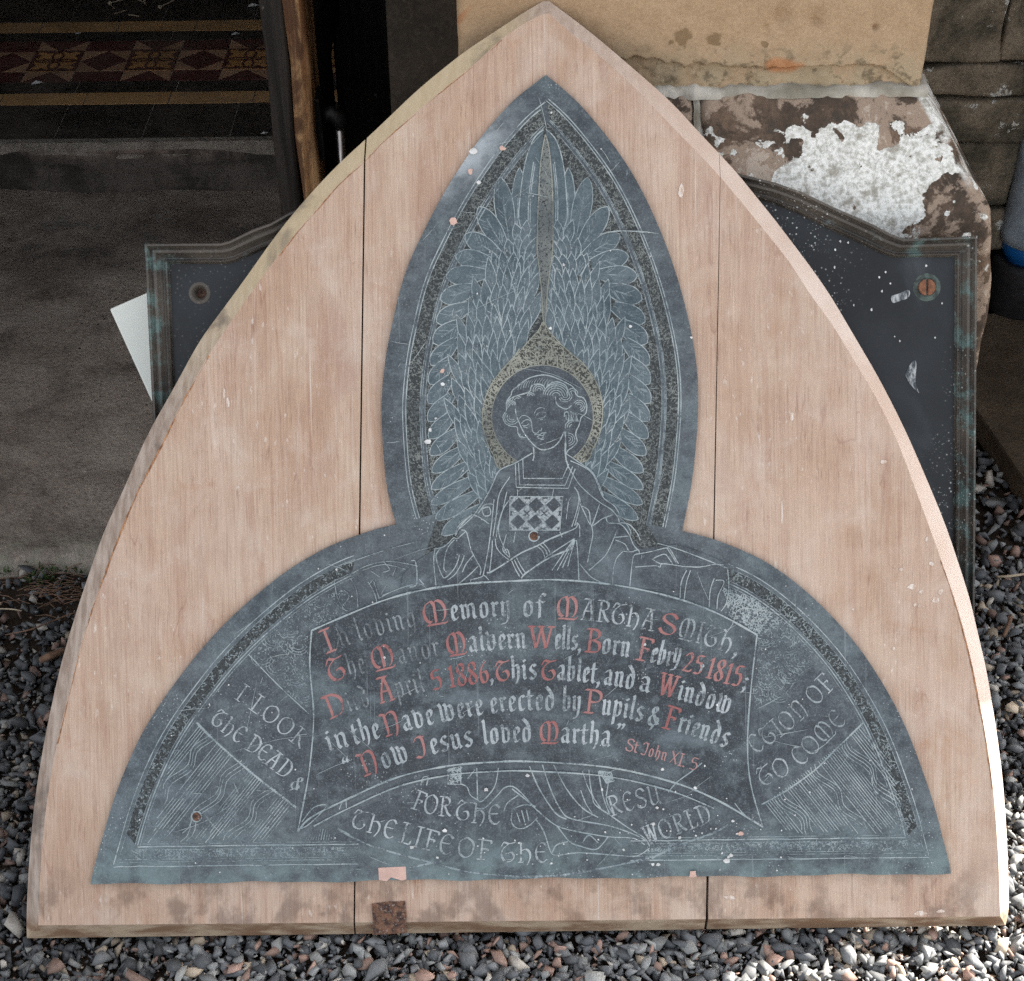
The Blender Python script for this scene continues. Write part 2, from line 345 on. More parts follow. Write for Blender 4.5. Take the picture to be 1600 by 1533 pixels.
def m_lichen(name, bias=0.0, cx=None, dark=((.055, .042, .033), (.17, .115, .08))):
    k = MK(name, .92, .2)
    n = k.noise(9, 6, .62, .2); f = k.noise(150, 4, .65); m = k.noise(24, 6, .66, .35)
    c = k.mix(k.rng(n, .36, .64), dark[0], dark[1])
    c = k.mix(k.rng(f, .4, .7, 0, .4), c, (.03, .025, .02))
    if cx is not None:
        x = k.xyz()
        dx = k.mth('DIVIDE', k.mth('SUBTRACT', x[0], cx[0]), cx[2]); dz = k.mth('DIVIDE', k.mth('SUBTRACT', x[2], cx[1]), cx[3])
        r = k.mth('SQRT', k.mth('ADD', k.mth('MULTIPLY', dx, dx), k.mth('MULTIPLY', dz, dz)))
        m2 = k.vor(46, 'SMOOTH_F1'); m3 = k.noise(11, 4, .6, .3, k.map((1, 1, 1), (3, 0, 5))); fld = k.mth('ADD', k.mth('SUBTRACT', k.mth('ADD', k.mth('MULTIPLY', m, .62), k.mth('MULTIPLY', m3, .80)), k.mth('MULTIPLY', m2, .42)), k.mth('SUBTRACT', k.mth('MULTIPLY', k.mth('SUBTRACT', 1.0, r), .36), .16))
        c = k.mix(k.rng(x[0], cx[0]+cx[2]*.72, cx[0]+cx[2]*1.1, 0, .8), c, (.26, .17, .11))
        dk = k.noise(17, 6, .68, .3, k.map((1, 1, 1), (4, 4, 1))); c = k.mix(k.rng(dk, .48, .54, 0, .85), c, (.33, .25, .19)); c = k.mix(k.rng(dk, .60, .63, 0, .7), c, (.46, .39, .32)); c = k.mix(k.rng(dk, .42, .36, 0, .7), c, (.05, .042, .034))
        fld = k.mth('SUBTRACT', fld, k.rng(x[2], SH.z-.045, SH.z-.008, 0, .22))
        l = k.rng(fld, .518, .530)
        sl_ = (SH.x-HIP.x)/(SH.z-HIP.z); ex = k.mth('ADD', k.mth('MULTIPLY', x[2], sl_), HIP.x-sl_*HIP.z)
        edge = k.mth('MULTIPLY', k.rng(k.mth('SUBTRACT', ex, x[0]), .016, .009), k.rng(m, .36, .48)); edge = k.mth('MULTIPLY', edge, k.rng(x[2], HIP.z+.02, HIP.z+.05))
        l = k.mth('MAXIMUM', l, edge)  # pale line on the right hip: sun-caught edge painted in with the lichen
        spots = k.mth('MULTIPLY', k.rng(k.vor(26, co=k.map((1, 1, 1), (.2, .1, .4))), .34, .30), k.rng(n, .56, .6))
        l = k.mth('MAXIMUM', l, spots)
    else:
        l = k.rng(m, .60 - bias, .63 - bias)
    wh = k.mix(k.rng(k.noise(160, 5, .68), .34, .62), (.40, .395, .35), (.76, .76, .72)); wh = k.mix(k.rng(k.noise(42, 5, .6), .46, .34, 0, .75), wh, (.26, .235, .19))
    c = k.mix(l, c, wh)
    return k.done(c, k.mth('ADD', k.mth('MULTIPLY', l, .6), k.mth('ADD', f, n)), .55, .004)
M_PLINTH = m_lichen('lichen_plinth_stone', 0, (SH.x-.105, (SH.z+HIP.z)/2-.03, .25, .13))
M_RUBBLE = m_lichen('mossy_wall_stone', .0, None, ((.085, .078, .058), (.30, .245, .18)))
def m_mortar():
    k = MK('pale_mortar', .95, .1); n = k.noise(60, 5, .65); g = k.noise(14, 4)
    return k.done(k.mix(k.rng(g, .3, .7), (.20, .18, .14), (.50, .47, .41)), n, .8, .004)
M_MORT = m_mortar()
def m_dark(name, a, b, s=12, rough=.9, bump=.6):
    k = MK(name, rough, .25); n = k.noise(s, 6, .62, .2); f = k.noise(s*14, 4, .65)
    c = k.mix(k.rng(n, .34, .66), a, b); c = k.mix(k.rng(f, .45, .75, 0, .4), c, tuple(min(1, x*2.2) for x in b))
    return k.done(c, k.mth('ADD', f, n), bump, .003)
M_JAMB = m_dark('dark_jamb_stone', (.030, .024, .018), (.05, .038, .028), 9)  # near-black brown for the jamb and the porch roof
M_PORCH = m_dark('porch_stone', (.16, .13, .10), (.24, .20, .15), 4)
M_GAP = m_dark('joint_dirt', (.014, .012, .010), (.03, .025, .02), 20)
def m_step():
    k = MK('worn_step_stone', .78, .3)
    n = k.noise(1, 6, .62, .3, k.map((2.2, 2.6, 4))); m = k.noise(9, 6, .65, .3); f = k.noise(120, 4, .7); x = k.xyz()
    s_ = k.noise(1, 4, .6, .6, k.map((6, 60, 6), rot=(0, 0, .5)))
    c = k.mix(k.rng(n, .34, .66), (.23, .19, .157), (.39, .33, .275))
    c = k.mix(k.rng(m, .50, .70, 0, .6), c, (.44, .39, .33)); c = k.mix(k.rng(m, .46, .32, 0, .6), c, (.09, .074, .062)); c = k.mix(k.rng(f, .44, .66, 0, .4), c, (.06, .05, .042))
    c = k.mix(k.rng(k.noise(1, 4, .6, .8, k.map((30, 7, 6), rot=(0, 0, .7))), .64, .74, 0, .4), c, (.34, .31, .28))
    bk = k.mth('MULTIPLY', k.rng(x[1], SILL_Y-.42, SILL_Y-.30), k.rng(x[1], SILL_Y-.12, SILL_Y-.2))
    c = k.mix(k.mth('MULTIPLY', bk, k.rng(m, .4, .65)), c, (.12, .105, .09))
    big = k.noise(1, 4, .6, .5, k.map((3.2, 4.5, 3), (7, 1, 0))); c = k.mix(k.rng(big, .52, .68, 0, .5), c, (.42, .37, .31)); c = k.mix(k.rng(big, .46, .32, 0, .5), c, (.085, .068, .056))
    gt = k.noise(240, 2, .6); c = k.mix(k.rng(gt, .66, .72, 0, .6), c, (.50, .46, .40))
    fr = k.mth('MULTIPLY', k.rng(x[1], STEP_F+.10, STEP_F+.01), k.rng(k.noise(40, 5, .7), .40, .62))
    c = k.mix(fr, c, (.22, .205, .16))
    sp = k.mth('MULTIPLY', k.rng(k.vor(38), .13, .06), k.rng(n, .5, .6))
    c = k.mix(sp, c, (.012, .01, .01))
    w2 = k.mth('MULTIPLY', k.rng(k.vor(30, co=k.map((1, 1, 1), (.5, .3, 0))), .09, .04), .7)
    c = k.mix(w2, c, (.4, .37, .33))
    return k.done(c, k.mth('ADD', k.mth('MULTIPLY', f, .9), m), .8, .005, k.rng(m, .3, .7, .6, .85))
M_STEP = m_step()
def m_tile(name, a, b, rough=.45):
    k = MK(name, rough, .4); n = k.noise(14, 5, .6); g = k.noise(90, 3, .65); r = k.info()
    c = k.mix(k.rng(n, .3, .7), a, b)
    c = k.mix(k.mth('MULTIPLY', r, .35), c, tuple(x*.6 for x in a))
    c = k.mix(k.rng(g, .5, .72, 0, .45), c, (.17, .145, .12)); c = k.mix(k.rng(k.noise(5, 5, .65), .42, .66, 0, .35), c, (.16, .13, .105))
    return k.done(c, n, .15, .001, k.rng(n, .3, .7, rough-.1, rough+.2))
M_TBLK = m_tile('black_floor_tile', (.034, .030, .026), (.062, .053, .046))
M_TRED = m_tile('dark_red_floor_tile', (.11, .036, .032), (.14, .058, .05))
M_TYEL = m_tile('buff_floor_tile', (.55, .32, .13), (.66, .40, .19))
M_TTAN = m_tile('tan_floor_tile', (.50, .29, .17), (.60, .37, .23))
M_TORG = m_tile('encaustic_floor_tile', (.60, .31, .11), (.70, .38, .15))
def m_door(bare):
    k = MK('door_bare_wood' if bare else 'door_dark_paint', .7, .3)
    g = k.noise(1, 6, .62, .3, k.map((90, 30, 3.2))); n = k.noise(8, 5, .6); x = k.xyz()
    if bare:
        c = k.mix(k.rng(g, .34, .66), (.19, .085, .032), (.62, .37, .18))
        dk = k.mth('MAXIMUM', k.mth('MULTIPLY', k.rng(k.noise(1, 5, .65, .4, k.map((22, 22, 6))), .48, .6), .85), k.rng(x[2], .50, .30, 0, .8))
        c = k.mix(dk, c, (.075, .030, .017))
    else:
        c = k.mix(k.rng(g, .35, .65), (.016, .013, .011), (.040, .033, .028))
        c = k.mix(k.rng(k.noise(1, 5, .7, .3, k.map((60, 60, 22))), .66, .72), c, (.26, .23, .19))
    return k.done(c, g, .8, .004)
M_DBARE, M_DDARK = m_door(True), m_door(False)
def m_flat(name, col, rough=.5, metal=0.0, var=.25, s=30, bump=.15):
    k = MK(name, rough, .5, metal); n = k.noise(s, 5, .6)
    return k.done(k.mix(k.rng(n, .3, .7), tuple(c*(1-var) for c in col), tuple(min(1, c*(1+var)) for c in col)), n, bump, .001)
M_IRON = m_flat('black_iron', (.02, .019, .018), .5, .6)
M_STEEL = m_flat('worn_steel_rod', (.40, .36, .33), .28, 1.0)
M_WHITE = m_flat('white_card', (.66, .69, .64), .6, 0, .05, 6, .05)
M_RUST = m_flat('rusty_screw', (.20, .085, .045), .8, .2, .4, 90, .6)
def m_rustp():
    k = MK('rusted_patch', .85, .3); n = k.noise(110, 5, .7, .4); m = k.noise(300, 4, .7)
    c = k.mix(k.rng(n, .36, .62), (.045, .028, .026), (.20, .105, .065)); c = k.mix(k.rng(m, .58, .68, 0, .8), c, (.42, .36, .33))
    return k.done(c, k.mth('ADD', n, m), 1.0, .003)
M_RUSTP = m_rustp()
M_HOLE = m_flat('dark_hole', (.02, .016, .014), .9)
M_PATCH = m_flat('pink_filler', (.55, .37, .31), .9, 0, .12, 60)
M_PAINT = m_flat('white_paint_smear', (.55, .55, .54), .8, 0, .25, 60)
def m_smear(name, a, b):
    k = MK(name, .8, .2); n = k.noise(1, 4, .65, .3, k.map((190, 60, 60), rot=(0, 0, .5)))
    return k.done(k.mix(k.rng(n, .38, .62), a, b), n, .3, .001)
M_SMEAR = m_smear('thin_paint_smear', (.05, .06, .07), (.42, .44, .45)); M_SMEARW = m_smear('pale_scuff', (.47, .34, .26), (.66, .59, .53))
M_PIPE = m_flat('grey_weathered_pipe', (.30, .35, .40), .75, 0, .35, 18, .5)
M_BLUE = m_flat('blue_plastic', (.010, .13, .42), .35, 0, .1, 20)
M_BLKP = m_flat('black_plastic_gully', (.014, .014, .016), .65, 0, .4, 60, .5)
M_SLAB = m_lichen('concrete_slab', -.07, None, ((.10, .075, .052), (.17, .13, .09)))
M_GRASS = m_flat('moss_green', (.035, .07, .012), .8, 0, .4, 40)
M_STRAW = m_flat('dry_straw', (.42, .34, .24), .8)
M_BARK = m_flat('brown_bark', (.14, .08, .05), .9, 0, .4, 60, .8)

# ================================================================= the ground and the gravel
def m_ground():
    k = MK('soil_ground', .95, .2); n = k.noise(30, 6, .65); b = k.noise(2.5, 4); x = k.xyz()
    v = k.vor(55, out='Color')
    near = k.mix(k.rng(n, .3, .7), (.020, .014, .010), (.05, .036, .026))
    far = k.mix(k.rng(n, .3, .7), (.17, .16, .145), (.30, .28, .25))
    r = k.rng(x[1], -.75, -1.0)
    return k.done(k.mix(r, near, far), n, .8, .01)
g = bmesh.new()
xs = [-25, -6, -2, -1, 0, 1, 2, 6, 25]; ys = [-25, -8, -3, -1, 0, 1, 3, 8, 25]
gv = [[g.verts.new((x, y, -.006)) for x in xs] for y in ys]
for j in range(len(ys)-1):
    for i in range(len(xs)-1): g.faces.new((gv[j][i], gv[j][i+1], gv[j+1][i+1], gv[j+1][i]))
obj('ground', g, m_ground(), kind='structure')

def stone_templates(n=26):
    T = []
    for i in range(n):
        b = bmesh.new(); m = rng.integers(9, 14)
        d = rng.normal(size=(m, 3)); d /= np.linalg.norm(d, axis=1)[:, None]
        d *= rng.uniform(.72, 1.0, (m, 1)); d *= np.array([1.16, rng.uniform(.58, .98), rng.uniform(.42, .78)])
        vs_ = [b.verts.new(p) for p in d]
        r = bmesh.ops.convex_hull(b, input=vs_)
        bmesh.ops.delete(b, geom=[v for v in b.verts if not v.link_faces], context='VERTS')
        bmesh.ops.triangulate(b, faces=b.faces[:])
        b.verts.index_update()
        T.append((np.array([v.co[:] for v in b.verts]), np.array([[v.index for v in f.verts] for f in b.faces]))); b.free()
    return T
TPL = stone_templates()
PAL = np.array([(.125, .13, .135), (.165, .17, .172), (.21, .215, .21), (.088, .093, .098), (.27, .27, .255), (.06, .063, .066),
                (.33, .215, .17), (.38, .31, .23), (.48, .44, .38), (.25, .165, .13)])
PW = np.array([.20, .20, .14, .13, .08, .08, .06, .05, .045, .04]); PW /= PW.sum()
def rotm(n):
    q = rng.normal(size=(n, 4)); q /= np.linalg.norm(q, axis=1)[:, None]; a, b, c, d = q.T
    return np.stack([np.stack([1-2*(c*c+d*d), 2*(b*c-a*d), 2*(b*d+a*c)], -1), np.stack([2*(b*c+a*d), 1-2*(b*b+d*d), 2*(c*d-a*b)], -1),
                     np.stack([2*(b*d-a*c), 2*(c*d+a*b), 1-2*(b*b+c*c)], -1)], 1)
def add_gravel():
    P = []
    def field(x0, x1, y0, y1, pitch, zoff, rad, drop=0):
        nx, ny = int((x1-x0)/pitch), int((y1-y0)/pitch)
        gx, gy = np.meshgrid(np.arange(nx), np.arange(ny)); gx = gx.ravel(); gy = gy.ravel()
        x = x0 + (gx + .5 + rng.uniform(-.46, .46, gx.size) + .5*(gy % 2))*pitch; y = y0 + (gy + .5 + rng.uniform(-.46, .46, gx.size))*pitch
        keep = rng.uniform(size=x.size) > drop
        r = rad*np.exp(rng.normal(0, .36, x.size)).clip(.45, 2.1)
        z = zoff + r*.35 + rng.uniform(-.003, .004, x.size)
        P.append(np.stack([x, y, z, r], -1)[keep])
    field(-1.5, 1.5, -.32, STEP_F+.01, .0122, .0, .0086)
    field(-1.5, 1.5, -.32, STEP_F+.01, .0150, .0058, .0086, .18)
    field(-1.0, 1.0, -.32, STEP_F+.01, .0085, .0075, .0034, .45)
    field(-.8, .8, -.30, A.y+.01, .0155, .0065, .0085, .35)
    field(-.9, .9, -.32, A.y+.02, .0175, .009, .0095, .40)
    field(.55, .95, A.y, STEP_F, .0190, .009, .0095, .45)
    field(-1.9, 1.9, -1.0, -.32, .021, .0, .0125)
    field(.5, 1.5, STEP_F, 1.3, .016, .002, .0105)
    P_ = np.concatenate(P)
    # no stones inside the slab, the board's and tablet's feet, nor where the earth lies bare by the step
    x, y = P_[:, 0], P_[:, 1]
    hid = (np.abs(x) < .50) & (y > A.y+.10)
    foot = (np.abs(x+.0) < .60) & (y > A.y-.004) & (y < A.y+.055) & (P_[:, 2]+P_[:, 3]*.8 > .030)
    bare = (x < -.35) & (y > STEP_F-.22) & (rng.uniform(size=x.size) < .72*np.clip((y-(STEP_F-.22))/.12, 0, 1))
    thin = (x > -.75) & (x < -.35) & (y > A.y+.25) & (rng.uniform(size=x.size) < .12)
    foot2 = (np.abs(x) < .62) & (np.abs(y-y0-.01) < .045) & (P_[:, 2] > .008)
    P_ = P_[~(hid | foot | bare | thin | foot2)]
    n = len(P_); ti = rng.integers(0, len(TPL), n); R = rotm(n)
    flat = rng.uniform(size=n) < .5
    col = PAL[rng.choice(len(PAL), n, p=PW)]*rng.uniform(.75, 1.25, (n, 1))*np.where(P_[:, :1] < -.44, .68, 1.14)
    V, F, C = [], [], []; off = 0
    for t, (tv, tf) in enumerate(TPL):
        idx = np.where(ti == t)[0]
        if not len(idx): continue
        v = np.einsum('nij,kj->nki', R[idx], tv)*P_[idx, 3][:, None, None]*np.array([1.08, 1.08, .95]) + P_[idx, :3][:, None, :]
        k = len(tv); f = tf[None] + (np.arange(len(idx))*k)[:, None, None] + off
        V.append(v.reshape(-1, 3)); F.append(f.reshape(-1, 3)); C.append(np.repeat(col[idx], k, 0)); off += len(idx)*k
    V = np.concatenate(V); F = np.concatenate(F); C = np.concatenate(C)
    me = bpy.data.meshes.new('gravel'); me.vertices.add(len(V)); me.vertices.foreach_set('co', V.ravel().astype(np.float32))
    me.loops.add(F.size); me.loops.foreach_set('vertex_index', F.ravel().astype(np.int32))
    me.polygons.add(len(F)); me.polygons.foreach_set('loop_start', (np.arange(len(F))*3).astype(np.int32)); me.update(calc_edges=True)
    at = me.attributes.new('stone_col', 'FLOAT_COLOR', 'POINT'); at.data.foreach_set('color', np.concatenate([C, np.ones((len(C), 1))], 1).ravel().astype(np.float32))
    k = MK('gravel_stone', .72, .35); f = k.noise(420, 3, .65); m = k.noise(120, 4, .6)
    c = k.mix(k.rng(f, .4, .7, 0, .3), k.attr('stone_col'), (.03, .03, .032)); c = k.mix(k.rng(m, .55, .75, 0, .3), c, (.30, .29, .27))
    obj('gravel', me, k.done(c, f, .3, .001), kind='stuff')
    print('gravel stones', n, 'tris', len(F))
add_gravel()

# ================================================================= doorstep, sill and porch floor
def grid_top(x0, x1, y0, y1, nx, ny, zf):
    vs_ = [(x0+(x1-x0)*i/nx, y0+(y1-y0)*j/ny, 0) for j in range(ny+1) for i in range(nx+1)]
    vs_ = [(x, y, zf(x, y)) for x, y, _ in vs_]
    fs = [(j*(nx+1)+i, j*(nx+1)+i+1, (j+1)*(nx+1)+i+1, (j+1)*(nx+1)+i) for j in range(ny) for i in range(nx)]
    return vs_, fs
from mathutils import noise as mn
def nz(x, y, z=0.0, s=1.0): return mn.noise(Vector((x*s, y*s, z)))
STEP_X0, STEP_X1 = -1.6, .30
RIS = onz(300, 296, .05).y
def step_z(x, y):
    t = y - STEP_F
    e = min(1, max(0, t/.035)); edge = math.sqrt(max(0, 1-(1-e)**2))
    z = -.012 + (.036 + .028*min(1, t/1.1))*edge + .004*nz(x, y, 0, 5)*edge + .0022*nz(x, y, 3, 22) - .009*math.exp(-((x+.75)/.35)**2)*min(1, t)
    if t < .08: z += .006*nz(x, y, 7, 45)*max(0, 1-abs(t-.02)/.06)
    return z
v, f = grid_top(STEP_X0, STEP_X1, STEP_F-.004, RIS+.06, 190, 130, step_z)
v2 = []
for x, y, z in v:
    if y < STEP_F + .03: y += .012*nz(x, 0, 1, 9) + .005*nz(x, 0, 5, 40)
    v2.append((x, y, z))
o = obj('stone_doorstep', pydata('stone_doorstep', v2, f), M_STEP, label='dark worn stone doorstep slab lying before the tiled porch', cat='doorstep'); smooth(o)
def sill_pt(x, s):     # profile from the step up over the worn nosing to the tiles
    if s < .5:
        t = s/.5; z = .03 + (ZT-.045)*t; y = RIS + .035*t + .012*nz(x, t, 2, 6)
    else:
        t = (s-.5)/.5; a = t*math.pi/2
        z = ZT - .015 + .012*math.sin(min(a*1.6, math.pi/2)); y = RIS + .035 + (SILL_Y+.006-RIS-.035)*t
    return (x, y + .006*nz(x, s*3, 0, 14), z + .004*nz(x, s*4, 4, 12) - .010*math.exp(-((x+.7)/.3)**2)*max(0, s-.4))
nx, ns = 150, 26
v = [sill_pt(-1.6+1.75*i/nx, j/ns) for j in range(ns+1) for i in range(nx+1)]
f = [(j*(nx+1)+i, j*(nx+1)+i+1, (j+1)*(nx+1)+i+1, (j+1)*(nx+1)+i) for j in range(ns) for i in range(nx)]
def m_sill():
    k = MK('worn_sill_stone', .8, .3); n = k.noise(14, 6, .65); f_ = k.noise(110, 4, .7); z = k.xyz()[2]
    c = k.mix(k.rng(n, .35, .65), (.045, .038, .032), (.12, .10, .086))
    top = k.mth('MULTIPLY', k.rng(z, ZT-.05, ZT-.012), k.rng(n, .38, .6))
    c = k.mix(top, c, (.27, .20, .165))
    return k.done(c, k.mth('ADD', f_, n), .8, .004)
o = obj('stone_sill', pydata('stone_sill', v, f), m_sill(), label='raised worn stone sill edging the patterned tile floor', cat='sill'); smooth(o)

fb = bmesh.new(); box(fb, -2.2, 1.2, SILL_Y-.012, 4.6, ZT-.09, ZT-.0014)
M_GROUT = m_dark('pale_grout', (.16, .14, .115), (.30, .265, .225), 30)
floor = obj('floor', fb, M_GROUT, kind='structure')
def tile(name, poly, m, z=ZT, parent=floor, shr=.0012):
    c = np.mean(np.array(poly), 0); pl = []
    for p in poly:
        d = np.array(p)-c; l = np.linalg.norm(d); pl.append(c + d*(1-shr/max(l, .01)*1.3))
    b = bmesh.new(); z1 = z + random.uniform(-.0006, .0006)
    prism(b, pl, ZT-.006, z1); bmesh.ops.recalc_face_normals(b, faces=b.faces[:])
    return obj(name, b, m, parent)
def yat(py): return onz(160, py, ZT).y
Y = {k: yat(k) for k in (216, 163, 145, 127.5, 111, 80, 64, 50, 34)}
PITCH = (onz(275.5, 95.5, ZT).x - onz(125, 95.5, ZT).x)/2
X0 = onz(50, 95.5, ZT).x                              # left edge of a motif tile
YL = [Y[216], Y[163], Y[145], Y[127.5], Y[111], Y[80], Y[64], Y[50], Y[34]]
def strip(ya, yb, w, off, m, name):
    x = -1.75 + off
    while x < .2:
        tile(name, [(x, ya), (x+w, ya), (x+w, yb), (x, yb)], m); x += w
jx = onz(108, 165, ZT).x; jw = onz(240, 165, ZT).x - jx
strip(YL[0], YL[1], jw, (jx+1.75) % jw - jw, M_TBLK, 'black_tile')
strip(YL[1], YL[2], jw, (jx+1.75) % jw - jw + .03, M_TYEL, 'buff_tile')
strip(YL[2], YL[3], PITCH*2, (X0+1.75) % (2*PITCH) - PITCH*.8, M_TBLK, 'black_tile')
strip(YL[6], YL[7], PITCH*2, (X0+1.75) % (2*PITCH) - 1.3*PITCH, M_TBLK, 'black_tile')
strip(YL[7], YL[8], jw, .05, M_TYEL, 'buff_tile')
def motif(x0, x1, ya, yb, parent):
    b = bmesh.new(); cx, cy, hx, hy = (x0+x1)/2, (ya+yb)/2, (x1-x0)/2, (yb-ya)/2
    zz = [ZT+.0016]
    def rb(pts, wd):
        zz[0] += .00003
        for (ax, ay), (bx, by) in zip(pts, pts[1:]):
            dx, dy = bx-ax, by-ay; l = math.hypot(dx, dy) or 1; n_ = (-dy/l*wd/2, dx/l*wd/2); e = (dx/l*wd*.3, dy/l*wd*.3)
            b.faces.new([b.verts.new((px, py, zz[0])) for px, py in ((ax-e[0]+n_[0], ay-e[1]+n_[1]), (ax-e[0]-n_[0], ay-e[1]-n_[1]), (bx+e[0]-n_[0], by+e[1]-n_[1]), (bx+e[0]+n_[0], by+e[1]+n_[1]))]); zz[0] += .000012
    def T(u, v_): return (cx+u*hx, cy+v_*hy)
    W_ = hx*.09
    for s in (-1, 1):
        rb([T(.22*math.sin(a), s*(.46-.36*math.cos(a))) for a in np.linspace(0, 2*math.pi, 13)], W_)
        rb([T(s*(.46-.38*math.cos(a)), .12*math.sin(a)) for a in np.linspace(0, 2*math.pi, 13)], W_)
        rb([T(s*.95, -.93), T(s*.95, .93)], W_*1.6)
        rb([T(-.9, s*.93), T(.9, s*.93)], W_*1.3)
        for t in (-1, 1):
            rb([T(s*.92, t*.55), T(s*.78, t*.5), T(s*.86, t*.32)], W_*1.3); rb([T(s*.55, t*.9), T(s*.42, t*.78), T(s*.28, t*.88)], W_*1.2)
    return obj('tile_motif', b, M_TRED, parent)
k0 = -int((X0+1.7)/PITCH)
for i in range(k0, int((.1-X0)/PITCH)+1):
    xa, xb = X0+i*PITCH, X0+(i+1)*PITCH; xm = (xa+xb)/2
    yo0, yi0, yi1, yo1 = YL[3], YL[4], YL[5], YL[6]; ym = (yi0+yi1)/2
    if i % 2 == 0:
        t = tile('square_tile', [(xa, yi0), (xb, yi0), (xb, yi1), (xa, yi1)], M_TORG)
        if -1.2 < xa < -.3: motif(xa, xb, yi0, yi1, t)
        for (ye, yo) in ((yi0, yo0), (yi1, yo1)):
            tile('triangle_tile', [(xa, yo), (xb, yo), (xm, ye)], M_TRED)
            tile('triangle_tile', [(xa, yo), (xm, ye), (xa, ye)], M_TTAN); tile('triangle_tile', [(xb, yo), (xb, ye), (xm, ye)], M_TTAN)
    else:
        tile('diamond_tile', [(xa, ym), (xm, yi0), (xb, ym), (xm, yi1)], M_TRED)
        for cxx, cyy in ((xa, yi0), (xb, yi0), (xa, yi1), (xb, yi1)):
            tile('triangle_tile', [(cxx, cyy), (xm, cyy), (cxx, ym)], M_TTAN)
        for (ye, yo) in ((yi0, yo0), (yi1, yo1)): tile('oblong_tile', [(xa, yo), (xb, yo), (xb, ye), (xa, ye)], M_TRED)
yy = YL[8]
for r in range(2):
    strip(yy, yy+PITCH*1.4, PITCH*2, (.3*r) % .2, M_TBLK, 'black_tile'); yy += PITCH*1.4
# a few crumbs of dry leaf on the tiles
for i, (px, py, s, kind) in enumerate(((57, 131, 9, 0), (368, 54, 7, 1), (413, 209, 6, 1), (121, 53, 5, 1), (395, 10, 10, 1))):
    c = onz(px, py, ZT+.004); b = bmesh.new(); s_ = s*.0012
    tube(b, [(c.x-s_, c.y, c.z), (c.x, c.y+s_*.2, c.z+s_*.3), (c.x+s_, c.y+s_*.7, c.z)], [s_*.15, s_*.4, s_*.12], 6)
    obj('fallen_petal', b, M_PAINT, label=['curled pale petal lying on the yellow-edged tile band', 'white fleck on the black strip above the patterned band', 'white fleck at the tile edge beside the door', 'small white fleck on the far black tile strip', 'pale leaf scrap on far tiles beside the door'][i], cat='petal', group='scraps on the porch floor')
b = bmesh.new(); c = onz(190, 3, ZT)
for i in range(46):
    a = random.uniform(0, 6.3); p = Vector((c.x+random.gauss(0, .055), c.y+random.gauss(.03, .05), ZT+.004+random.uniform(0, .02))); l = random.uniform(.02, .05)
    tube(b, [p, p+Vector((math.cos(a)*l, math.sin(a)*l, random.uniform(-.004, .012)))], .0014, 5)
    if i % 5 == 0:
        bmesh.ops.create_icosphere(b, subdivisions=1, radius=.006, matrix=Matrix.Translation(p))
obj('dried_twigs', b, M_STRAW, kind='stuff')

# ================================================================= porch, jamb, pier, plinth, wall
def block(name, x0, x1, y0_, y1_, z0, z1, m, parent=None, bw=.006, rough_=.003, cuts=5, **kw):
    b = bmesh.new(); box(b, x0, x1, y0_, y1_, z0, z1)
    bmesh.ops.recalc_face_normals(b, faces=b.faces[:])
    if bw: bev(b, bw, 2)
    if cuts:
        long = [e for e in b.edges if e.calc_length() > .05]
        bmesh.ops.subdivide_edges(b, edges=long, cuts=cuts, use_grid_fill=True)
        s = random.uniform(0, 50)
        for v_ in b.verts:
            q = v_.co*9 + Vector((s, 0, 0)); v_.co += Vector((mn.noise(q), mn.noise(q+Vector((7, 1, 3))), mn.noise(q+Vector((2, 9, 5)))))*rough_
    o = obj(name, b, m, parent, **kw); smooth(o); return o
# --- the sandstone pier beside the door
pier = empty('stone_pier', Matrix.Identity(4), 'tan sandstone pier on a lichen-covered sloping plinth behind the board', 'stone pier')
PX0 = ony(715, 60, QY).x
NX, NZ = 200, 190; ZTOP = 2.7
def face_y(x, z):
    t = z - SH.z; y = QY + .0025*nz(x, z, 0, 6) + .0008*nz(x, z, 2, 60)
    lim = (.030 + .030*abs(nz(x, 0, 8, 9)) + .018*nz(x, 0, 3, 4.5) + .010*abs(nz(x, 0, 6, 40)) + .003*nz(x, 0, 2, 130))*min(1, max(0, (SH.x-.012-x)/.05))
    if t < lim: y += (.006 + .005*nz(x, z, 5, 20))*min(1, (lim-t)/.0016) + .005*abs(nz(x, z, 2, 42)) + .002*nz(x, z, 8, 130) + .008*math.exp(-((lim-t)/.003)**2)*max(0, nz(x, 0, 4, 14)+.35)
    for cx, cz, rx, rz, dp in ((.30, .075, .012, .016, .010), (.345, .07, .008, .014, .010), (.285, .055, .006, .012, .006), (.42, .06, .004, .005, .008)):
        q = ((x-(SH.x-.49+cx))/rx)**2 + ((t-cz-.02)/rz)**2
        y += dp*math.exp(-q*1.3)*(1+.8*nz(x, z, 4, 90))
    e = min(x-PX0, SH.x-x)
    if e < .012: y += .012 - math.sqrt(max(0, .012**2-(.012-e)**2))
    return y
v = []
zs = [SH.z + .30*(j/NZ) for j in range(NZ)] + [SH.z+.33, SH.z+.5, ZTOP]
for z in zs:
    for i in range(NX+1):
        x = PX0 + (SH.x-PX0)*i/NX; v.append((x + .002*nz(z, x, 1, 30)*(i in (0, NX)), face_y(x, z), z))
nr = len(zs); f = [(j*(NX+1)+i, j*(NX+1)+i+1, (j+1)*(NX+1)+i+1, (j+1)*(NX+1)+i) for j in range(nr-1) for i in range(NX)]
n0 = len(v); BK = QY+.75
for j in range(nr): v.append((PX0, BK, zs[j])); v.append((SH.x, BK, zs[j]))
